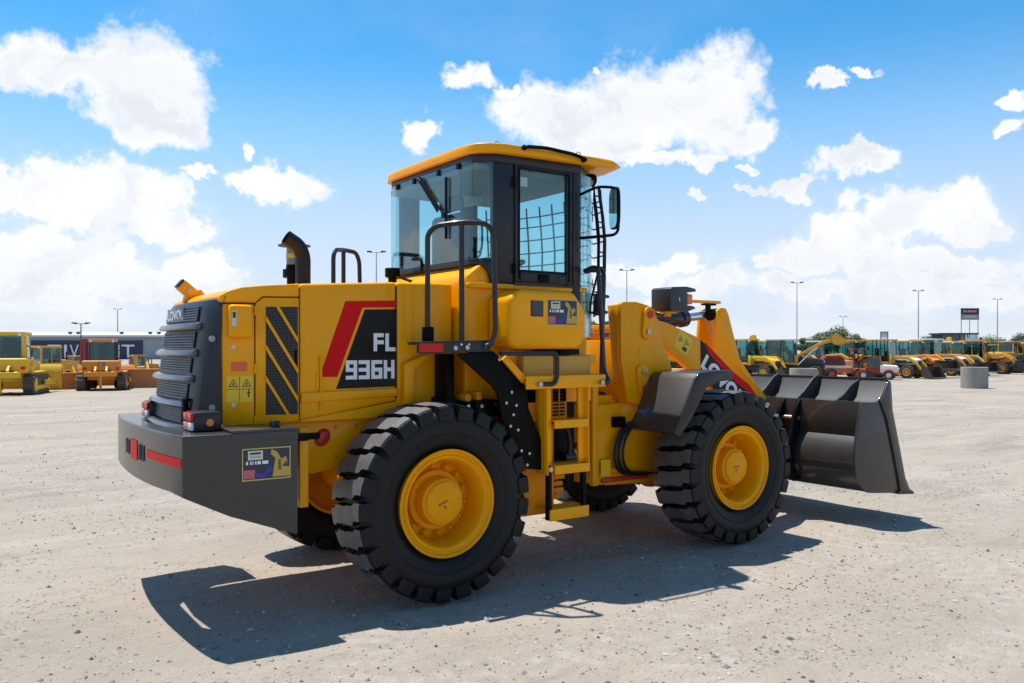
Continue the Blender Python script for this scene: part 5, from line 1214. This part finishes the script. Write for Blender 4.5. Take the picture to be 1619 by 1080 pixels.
# -- left: tracked machines
dozer('bright yellow bulldozer with ripper and closed cab, cut off by the left edge', 20, 36.5, 108, BYEL, .96)
dozer('old yellow crawler with low cab standing behind the two bulldozers', 80, 50, 62, OYEL, .80, ripper=False)
dozer('orange bulldozer with dark cab, CAT plate and single ripper tooth', 164, 41, 112, AORG, .88, lettering=True)
dozer('rusty crawler without ripper standing in front of the shed wall, right of the orange bulldozer', 224, 60, 40, OORG, .58, ripper=False)
dozer('dull orange crawler half hidden between the yellow and the orange bulldozer', 116, 64, 150, AORG, .55, ripper=False)
def blade_thing(label, px, d, phi, m, sc):
    loc, rz = put(px, d, phi)
    t = thing('dozer_blade', label, 'dozer blade', loc, rz, 'loose blades on the ground', sc)
    mb = MB(); mb.prism([(.15, .0), (-.02, .20), (-.08, .55), (.0, .95), (.22, 1.15), (.26, 1.12), (.06, .92), (-.01, .55), (.05, .22), (.20, .02)], 'y', -1.5, 1.5); mb.build('mouldboard', m, t)
    for s in (-1, 1):
        mb = MB(); mb.prism([(-.08, .25), (-.05, .50), (-1.9, .30), (-1.9, .10)], 'y', *sorted((s * 1.1, s * .95))); mb.build('push_arm', m, t, bevel=.01)
        mb = MB(); mb.prism([(.15, .0), (-.02, .20), (-.08, .55), (.0, .95), (.22, 1.15), (.42, .9), (.45, .2)], 'y', *sorted((s * 1.53, s * 1.50))); mb.build('end_plate', m, t)
    mb = MB(); mb.tube([(-.10, .3, .9), (-.5, .2, 1.5), (-.9, .2, .6)], .08, 8); mb.tube([(-.10, -.4, .9), (-.3, -.4, 1.9)], .09, 8); mb.build('lift_cylinder', BYEL, t)
blade_thing('rusty orange blade lying left of the orange bulldozer', 113, 41.5, -50, OORG, .72)
blade_thing('rusty orange blade with upright cylinder just behind the loader grille', 226, 43, -70, OORG, .85)
# red oil container between
loc, rz = put(146, 60, 0)
t = thing('red_container', 'red steel container standing behind the orange bulldozer', 'container', loc, rz)
mb = MB(); mb.box(-.26, .26, -1.2, 1.2, 0, 2.75); mb.build('shell', mat('container_red', (.35, .03, .04), .5), t, bevel=.02)
for k in range(5):
    mb = MB(); mb.box(-.23 + k * .10, -.18 + k * .10, -1.225, -1.2, .1, 2.6); mb.build('rib', mat('container_red', (.35, .03, .04), .5), t)

# -- long shed with banner
def shed():
    (x, y, z), rz = put(140, 150, 0)
    t = thing('long_shed', 'long low pale grey shed with navy lettered banner behind the tracked machines', 'building', (x, y, z), rz)
    W = mat('shed_wall', (.26, .31, .35), .6, var=.05, scale=.3)
    mb = MB(); mb.box(-26, 24, 0, 22, 0, 4.15); wl = mb.build('wall', W, t)
    mb = MB(); mb.prism([(-.5, 4.15), (-.5, 4.32), (11, 5.0), (22.5, 4.32), (22.5, 4.15)], 'x', -26.3, 24.3); rf = mb.build('roof', mat('shed_roof', (.62, .65, .66), .5), t)
    mb = MB(); mb.box(-26.3, 24.3, -.62, -.51, 4.05, 4.34); mb.build('gutter', mat('gutter_white', (.70, .72, .73), .5), rf, bevel=.02)
    mb = MB(); mb.box(-26, 24, -.05, -.002, 3.45, 3.62); mb.build('fascia_strip', mat('strip_grey', (.22, .25, .27), .6), wl)
    for k in range(24):
        mb = MB(); mb.box(-25.5 + k * 2.08, -25.42 + k * 2.08, -.04, 0, 0, 3.44); mb.build('cladding_rib', W, wl)
    NV = mat('banner_navy', (.018, .030, .075), .6)
    mb = MB(); mb.box(-16.5, 9.7, -.14, -.06, -.1, 3.35); bn = mb.build('banner', NV, t)
    u = 150 / FOC
    for (s, p0, p1) in (('T', 76, 97), ('I', 102, 106.5), ('V', 111, 125), ('I', 186, 189.5), ('T', 193, 213)):
        text_part('banner_lettering', s, ((p0 - 140) * u, -.15, .25), (1, 0, 0), (0, 0, 1), (p1 - p0) * u, 2.35, OWHT, bn)
    for (k, px) in ((0, 97), (1, 110), (2, 180), (3, 226), (4, 240)):
        mb = MB(); xx = (px - 140) * u; mb.lathe([(0, .25), (.25, .25), (.3, .42), (.45, .42), (.6, .1)], (xx, 3, 4.4), 'z', 12); mb.build('roof_vent', DKST, rf)
shed()

# -- right: the row of backhoe loaders, nearest the loader first
backhoe('yellow backhoe loader with teal glass and pale yellow roof, just right of the lift arm', 1178, 57, -48, BYEL, boom=True, sc=1.0)
backhoe('dark framed backhoe loader with pale roof holding its yellow front bucket up high', 1243, 57, -26, OYEL, roof=OWHT, arms='raised', hood=DKST, boom=True)
backhoe('yellow backhoe loader with white topped bonnet behind the small orange truck', 1398, 60, -48, OYEL, roof=AORG, hood=OWHT, boom=False)
backhoe('yellow backhoe loader with half raised orange arms, second right of the orange truck', 1437, 62.5, -66, OYEL, roof=BYEL, arm=AORG, boom=False, hood=AORG, lift=.35, curl=R(20), sc=.98)
backhoe('backhoe loader under a white roof, left of the road sign boards', 1471, 65, -52, AORG, roof=OWHT, hood=OWHT, boom=False, arm=AORG, lift=.1, curl=R(-12), sc=1.03)
backhoe('backhoe loader with black and white bonnet behind the free standing concrete ring', 1504, 66.5, -70, OYEL, roof=OWHT, hood=DKST, boom=False, frame=OYEL, arm=OYEL, lift=.2, curl=R(10), sc=.96)
backhoe('amber backhoe loader in the second row, partly behind the pale roofed one', 1212, 70, -58, AORG, roof=BYEL, boom=False, arm=AORG, lift=.2)
backhoe('backhoe loader in the second row behind the engine of the red paver', 1302, 68, -54, OYEL, roof=OWHT, boom=False, hood=AORG, lift=.45, curl=R(25), sc=.98)
backhoe('amber roofed backhoe loader in the second row behind the red canopy', 1350, 67, -60, AORG, roof=AORG, boom=False, arm=OYEL, lift=.1)
backhoe('rearmost yellow backhoe loader between the excavator and the dump truck', 1598, 84, -110, OYEL, roof=BYEL, boom=False, arm=AORG, lift=.2)
backhoe('small yellow backhoe loader glimpsed through the gap under the lift arm', 1040, 52, -30, BYEL, boom=False)
def excavator(label, px, d, phi, m, sc=1.0):
    loc, rz = put(px, d, phi)
    t = thing('excavator', label, 'excavator', loc, rz, None, sc)
    for s in (-1, 1):
        prof = [(1.5 + .4 * math.cos(R(a)), .4 + .4 * math.sin(R(a))) for a in range(-90, 91, 30)] + [(-1.5 + .4 * math.cos(R(a)), .4 + .4 * math.sin(R(a))) for a in range(90, 271, 30)]
        mb = MB(); mb.prism(prof, 'y', *sorted((s * .75, s * 1.25))); mb.build('track', TRCK, t, bevel=.02)
    mb = MB(); mb.box(-2.0, 1.2, -1.2, 1.2, 1.0, 1.75); mb.build('house', m, t, bevel=.08)
    mb = MB(); mb.box(-2.2, -1.5, -1.2, 1.2, .95, 1.9); mb.build('counterweight', m, t, bevel=.1)
    cab_parts(t, -.1, 1.2, .52, 1.8, 2.75, m, DKST, m, .04, .08)
    for ch in t.children:
        if ch.name.split('.')[0] in ('cab_post', 'cab_roof', 'side_glass', 'end_glass', 'cab_floor', 'seat', 'console'): ch.location.y += .6
    mb = MB(); mb.prism([(.9, 1.3), (1.2, 1.1), (2.6, 2.6), (4.0, 2.2), (4.1, 2.45), (2.6, 3.0), (2.2, 2.9)], 'y', -.75, -.45); mb.build('boom', m, t, bevel=.03)
    mb = MB(); mb.prism([(4.2, 2.7), (3.8, 2.2), (3.6, .8), (3.8, .75), (4.1, 2.0), (4.4, 2.5)], 'y', -.70, -.50); mb.build('dipper', m, t, bevel=.02)
    mb = MB(); mb.prism([(3.6, .85), (3.2, .7), (3.0, .3), (3.3, .02), (3.7, .1), (3.9, .5), (3.8, .8)], 'y', -.95, -.25); mb.build('bucket', BRWN, t, bevel=.03)
backhoe('amber backhoe loader with lowered grey bucket right of the concrete ring', 1546, 69, -44, AORG, roof=AORG, boom=True, arm=OYEL, bucketm=DKST, lift=.3, curl=R(35), frame=AORG)
excavator('yellow excavator parked between the backhoe row and the dump truck', 1580, 76, 150, AORG, .85)
def dump_truck():
    loc, rz = put(1632, 72, -168)
    t = thing('dump_truck', 'big yellow dump truck on black tyres cut off by the right edge', 'dump truck', loc, rz)
    for x in (-2.2, -.6, 2.6):
        for s in (-1, 1): wheel_parts(t, x, s * 1.1, .72, .28, .36, OYEL, 16)
    mb = MB(); mb.box(-3.2, 3.2, -.5, .5, .75, 1.1); mb.build('chassis', DKST, t, bevel=.02)
    mb = MB(); mb.prism([(-3.4, 1.55), (-3.0, 1.15), (1.3, 1.15), (1.6, 1.9), (2.1, 2.5), (1.9, 2.55), (1.2, 2.35), (-3.5, 2.3)], 'y', -1.35, 1.35); mb.build('dump_body', OYEL, t, bevel=.03)
    mb = MB(); mb.box(2.6, 3.9, -1.0, 1.0, 1.1, 1.75); mb.build('bonnet', OYEL, t, bevel=.08)
    cab_parts(t, 1.7, 2.7, .85, 1.6, 2.6, OYEL, OYEL, OYEL, .05, .08)
dump_truck()
def paver():
    loc, rz = put(1330, 57.5, -8)
    t = thing('asphalt_paver', 'red and orange asphalt paver with open driving frame', 'road paver', loc, rz, None, .86)
    mb = MB(); mb.box(-1.5, 1.5, -.8, .8, .45, .85); mb.build('chassis', ORNG, t, bevel=.03)
    mb = MB(); mb.prism([(-1.45, .85), (.1, .85), (.1, 1.55), (-.2, 1.85), (-1.3, 1.85), (-1.45, 1.6)], 'y', -.72, .72); eb = mb.build('engine_housing', DRED, t, bevel=.04)
    for k in range(6):
        mb = MB(); mb.box(-1.2 + k * .2, -1.1 + k * .2, -.735, -.722, 1.05, 1.65); mb.build('vent_slat', DKST, eb)
    mb = MB(); mb.box(.12, .75, -.78, .78, .86, 1.45); mb.build('tank', SALM, t, bevel=.05)
    mb = MB(); mb.box(-1.4, 0.6, -.86, -.80, .86, 1.05); mb.build('side_board', OWHT, t, bevel=.01)
    for (x, y) in ((.78, -.7), (.78, .7), (1.45, -.7), (1.45, .7)):
        mb = MB(); mb.box(x - .04, x + .04, y - .04, y + .04, .86, 2.28); mb.build('canopy_post', DRED, t)
    mb = MB(); mb.box(.68, 1.62, -.82, .82, 2.28, 2.38); mb.build('canopy', DRED, t, bevel=.03)
    mb = MB(); mb.box(.9, 1.3, -.3, .3, 1.2, 1.32); mb.box(.88, .98, -.3, .3, 1.32, 1.75); mb.build('seat', DKST, t, bevel=.03)
    for s in (-1, 1):
        wheel_parts(t, -.95, s * .95, .42, .14, .22, ORNG, 12); wheel_parts(t, 1.05, s * .95, .42, .14, .22, ORNG, 12)
    mb = MB(); mb.prism([(1.52, .25), (2.2, .12), (2.25, .25), (1.52, .8)], 'y', -1.2, 1.2); mb.build('screed', DKST, t, bevel=.02)
    mb = MB(); mb.prism([(-1.52, .5), (-2.3, .25), (-2.35, .35), (-1.52, .95)], 'y', -1.0, 1.0); mb.build('hopper', ORNG, t, bevel=.02)
paver()
def small_truck():
    loc, rz = put(1386, 56.5, -30)
    t = thing('small_truck', 'small faded orange truck with white bonnet and red cab', 'truck', loc, rz, None, .74)
    mb = MB(); mb.box(-1.7, 1.75, -.6, .6, .42, .62); mb.build('chassis', DKST, t, bevel=.01)
    mb = MB(); mb.prism([(.35, .62), (1.75, .60), (1.82, .80), (1.75, 1.18), (1.55, 1.28), (.35, 1.36)], 'y', -.72, .72); b = mb.build('bonnet', OWHT, t, bevel=.09, seg=3)
    mb = MB(); mb.box(1.70, 1.88, -.78, .78, .50, .70); mb.build('bumper', ORNG, b, bevel=.03)
    mb = MB(); mb.box(1.765, 1.835, -.42, .42, .80, 1.02); mb.build('front_grille', SALM, b, bevel=.01)
    for s in (-1, 1):
        mb = MB(); mb.cyl((1.78, s * .58, .92), (1.84, s * .58, .92), .10, 12); mb.build('head_lamp', CLEAR, b)
        mb = MB(); pts = [(1.10 + .52 * math.cos(R(a)), .42 + .52 * math.sin(R(a))) for a in range(0, 181, 20)]; ins = [(1.10 + .46 * math.cos(R(a)), .42 + .46 * math.sin(R(a))) for a in range(180, -1, -20)]
        mb.prism(pts + ins, 'y', *sorted((s * .90, s * .70))); mb.build('mudguard', ORNG, t)
        wheel_parts(t, 1.10, s * .78, .40, .13, .22, OWHT, 14); wheel_parts(t, -1.0, s * .78, .40, .13, .22, OWHT, 14)
    cab_parts(t, -.75, .36, .68, 1.05, 2.05, DRED, DRED, DRED, .03, .07)
    mb = MB(); mb.box(-.75, .36, -.70, .70, .62, .95); mb.build('door_panel', DRED, t, bevel=.02)
    mb = MB(); mb.box(-1.9, -.80, -.85, .85, .62, 1.0); mb.build('load_bed', ORNG, t, bevel=.02)
small_truck()
# -- site office cabin, far cab, signs
def office():
    loc, rz = put(1517, 92, 0)
    t = thing('glazed_cabin', 'dark glazed site cabin with teal windows below the sign board', 'cabin', loc, rz)
    mb = MB(); mb.box(-1.9, 1.9, 0, 2.5, 0, 2.45); mb.build('wall', mat('cabin_green', (.05, .09, .085), .5), t, bevel=.02)
    mb = MB(); mb.box(-2.05, 2.05, -.2, 2.7, 3.55, 3.72); mb.build('roof', DKST, t, bevel=.02)
    for k in range(5):
        mb = MB(); mb.box(-1.9 + k * .93, -1.82 + k * .93, 0, .08, 2.45, 3.55); mb.build('mullion', DKST, t)
    for k in range(4):
        mb = MB(); mb.box(-1.82 + k * .93, -.97 + k * .93, .03, .04, 2.46, 3.54); mb.build('pane', GLASSF, t, smooth=False)
    mb = MB(); mb.box(-1.9, 1.9, 2.3, 2.5, 2.45, 3.55); mb.build('back_wall', mat('cabin_teal', (.10, .22, .20), .6), t)
office()
def sign_small():
    loc, rz = put(1537, 74, 0)
    t = thing('red_framed_sign', 'white notice board in a red frame behind the backhoe row', 'sign', loc, rz)
    for x in (-.75, .75):
        mb = MB(); mb.box(x - .09, x + .09, -.06, .06, 0, 3.05); mb.build('post', mat('container_red', (.35, .03, .04), .5), t, bevel=.01)
    mb = MB(); mb.box(-.62, .62, -.05, .02, 2.15, 2.95); b = mb.build('board', OWHT, t, bevel=.01)
    for (k, (x0, x1, z)) in enumerate(((-.45, .45, 2.50), (-.3, .35, 2.36))):
        mb = MB(); mb.box(x0, x1, -.056, -.0505, z, z + .09); mb.build('print_line', mat('sign_pink', (.55, .12, .16), .5), b)
sign_small()
def billboard():
    loc, rz = put(1533, 112, 0)
    t = thing('sign_board', 'tall three legged sign board with dark red top panel above the backhoe row', 'sign board', loc, rz)
    for x in (-1.12, 0, 1.12):
        mb = MB(); mb.cyl((x, 0, 0), (x, 0, 5.9), .055, 8); mb.build('leg', mat('galvanised', (.35, .36, .37), .5, metal=.6), t)
    mb = MB(); mb.box(-1.22, 1.22, -.09, -.06, 5.80, 7.35); mb.build('panel_back', mat('panel_grey', (.18, .18, .19), .6), t)
    mb = MB(); mb.box(-1.17, 1.17, -.12, -.092, 6.55, 7.28); a = mb.build('upper_panel', mat('panel_dark', (.045, .006, .016), .6), t)
    mb = MB(); mb.box(-1.17, 1.17, -.12, -.092, 5.86, 6.48); b = mb.build('lower_panel', mat('panel_silver', (.28, .28, .30), .6), t)
    for k, w in enumerate((.26, .22, .26, .24, .26, .22)):
        x = -.93 + k * .315; mb = MB(); mb.box(x, x + w, -.1265, -.1205, 6.78, 7.08); mb.box(x + .05, x + w - .05, -.128, -.1268, 6.86, 6.90); mb.build('print_block', mat('sign_pink2', (.62, .22, .28), .5), a)
    mb = MB(); mb.box(-.75, .75, -.1265, -.1205, 6.18, 6.26); mb.build('print_line', OWHT, b)
billboard()
def small_box_sign():
    loc, rz = put(1398, 100, 0)
    t = thing('box_sign', 'small grey framed board standing above the orange truck', 'sign', loc, rz)
    for x in (-.42, .42):
        mb = MB(); mb.box(x - .05, x + .05, -.05, .05, 0, 4.0); mb.build('post', mat('panel_grey', (.18, .18, .19), .6), t)
    for (z0, z1, m) in ((3.30, 3.90, PALEG), (2.95, 3.22, OWHT)):
        mb = MB(); mb.box(-.36, .36, -.03, .03, z0, z1); mb.build('board', m, t, bevel=.01)
    mb = MB(); mb.box(-.47, .47, -.06, .06, 3.90, 4.02); mb.build('top_rail', mat('panel_grey', (.18, .18, .19), .6), t)
small_box_sign()
# -- concrete rings
for (px, d, r_, h, lab) in ((1540.5, 43.0, .63, 1.08, 'free standing concrete ring on the open gravel at the right'), (1270, 39.5, .62, 1.02, 'concrete ring half hidden behind the loader bucket')):
    x, y = place(px, d)
    mb = MB(); mb.lathe([(0, r_), (h, r_), (h + .012, r_ - .02), (h + .012, r_ - .08), (h, r_ - .10), (.1, r_ - .10)], (0, 0, 0), 'z', 48, close=True)
    o = mb.build('concrete_ring', CONC, None); o.location = (x, y, gz(x, y) - .02); tag(o, lab, 'concrete ring', 'concrete rings')
# -- light masts
def mast(px, d, h, label, lamps=2, m=None, r_=.09):
    loc, rz = put(px, d, 0)
    t = thing('light_mast', label, 'light mast', loc, rz, 'light masts around the yard')
    m = m or mat('galvanised', (.35, .36, .37), .5, metal=.6)
    mb = MB(); mb.tube([(0, 0, 0), (0, 0, h)], [r_, r_ * .55], 10); mb.build('pole', m, t)
    mb = MB(); mb.cyl((-.75, 0, h), (.75, 0, h), .04, 8); mb.build('cross_arm', m, t)
    for s in ((-1, 1) if lamps == 2 else (-1, 0, 1)):
        mb = MB(); mb.prism([(s * .75 - .28, h + .02), (s * .75 + .28, h + .02), (s * .75 + .22, h + .16), (s * .75 - .22, h + .16)], 'y', -.15, .15); mb.build('lamp_head', DKST, t, bevel=.02)
mast(595, 90, 12.3, 'light mast left of the loader cab')
mast(991, 110, 12.2, 'light mast between the loader cab and the head lamp')
mast(1260, 130, 12.1, 'light mast rising above the raised yellow bucket')
mast(1452, 150, 12.2, 'light mast near the middle of the backhoe row', 2, None, .12)
mast(1577, 180, 12.4, 'light mast right of the tall sign board', 2, None, .14)
mast(186, 200, 11.2, 'thin light mast rising above the long shed', 2, None, .16)
mast(128, 95, 4.8, 'short black light mast in front of the long shed', 2, DKST, .10)
mast(1333, 210, 9.8, 'faint distant light mast behind the tallest tree', 2, None, .10)
# -- trees
def tree(px, d, h, w, label, seed, trunk=.3, tint=(.045, .085, .028)):
    rnd = random.Random(seed); loc, rz = put(px, d, 0)
    t = thing('tree', label, 'tree', loc, 0, 'trees beyond the yard')
    mb = MB(); mb.tube([(0, 0, -.1), (.05, 0, h * .25), (0, .1, h * .55)], [.22 * h / 6, .16 * h / 6, .06 * h / 6], 8)
    lobes = []
    for k in range(9):
        a = rnd.random() * 6.28; rr = w * .55 * math.sqrt(rnd.random()); z = h * (.42 + .42 * rnd.random() * (1 - .5 * rr / w))
        lobes.append((rr * math.cos(a), rr * math.sin(a), z, w * rnd.uniform(.28, .45)))
        mb.tube([(0, 0, h * .3), (lobes[-1][0] * .5, lobes[-1][1] * .5, z * .75), lobes[-1][:3]], [.09 * h / 6, .06 * h / 6, .02], 5)
    mb.build('trunk', mat('bark', (.07, .05, .035), .9), t)
    lobes.append((0, 0, h * .78, w * .42))
    vs = []; fs = []; mi = []
    for _ in range(3600):
        cx, cy, cz, r_ = rnd.choice(lobes)
        v = Vector((rnd.gauss(0, 1), rnd.gauss(0, 1), rnd.gauss(0, 1))).normalized() * r_ * (rnd.random() ** .35)
        p = Vector((cx, cy, cz)) + Vector((v.x, v.y, v.z * .75)); s = rnd.uniform(.10, .22) * h / 6
        if p.z < h * .22: continue
        a = Vector((rnd.gauss(0, 1), rnd.gauss(0, 1), rnd.gauss(0, 1))).normalized(); b = a.orthogonal().normalized()
        n = len(vs); vs += [tuple(p + a * s), tuple(p + b * s * .55), tuple(p - a * s), tuple(p - b * s * .55)]; fs.append((n, n + 1, n + 2, n + 3)); mi.append(rnd.randrange(3))
    me = bpy.data.meshes.new('crown'); me.from_pydata(vs, [], fs)
    for k, f in enumerate((.7, 1.0, 1.45)): me.materials.append(mat('leaf_%d_%d' % (int(tint[0] * 1000), k), tuple(c * f for c in tint), .7))
    me.polygons.foreach_set('material_index', mi); link('crown', me, t)
tree(1325, 110, 5.2, 3.3, 'tallest round green tree behind the raised bucket', 1)
tree(1296, 112, 4.5, 2.0, 'middle sized green tree left of the tallest tree', 2)
tree(1272, 118, 3.9, 1.5, 'small dark tree next to the tall light mast', 3)
tree(1352, 108, 4.3, 1.8, 'low green tree right of the tallest tree', 4)
tree(1470, 115, 3.9, 2.2, 'green tree behind the white roofed backhoe loader', 5)
tree(1566, 120, 4.1, 2.9, 'light green rounded tree right of the sign board', 6, tint=(.07, .12, .035))
tree(1612, 125, 4.6, 2.4, 'grey green tree at the right edge behind the dump truck', 7, tint=(.06, .07, .05))
tree(1236, 120, 3.6, 1.6, 'dark low tree above the dark framed backhoe loader', 8)
tree(1150, 122, 3.5, 1.3, 'dark low tree between lift arm and first backhoe loader', 9)
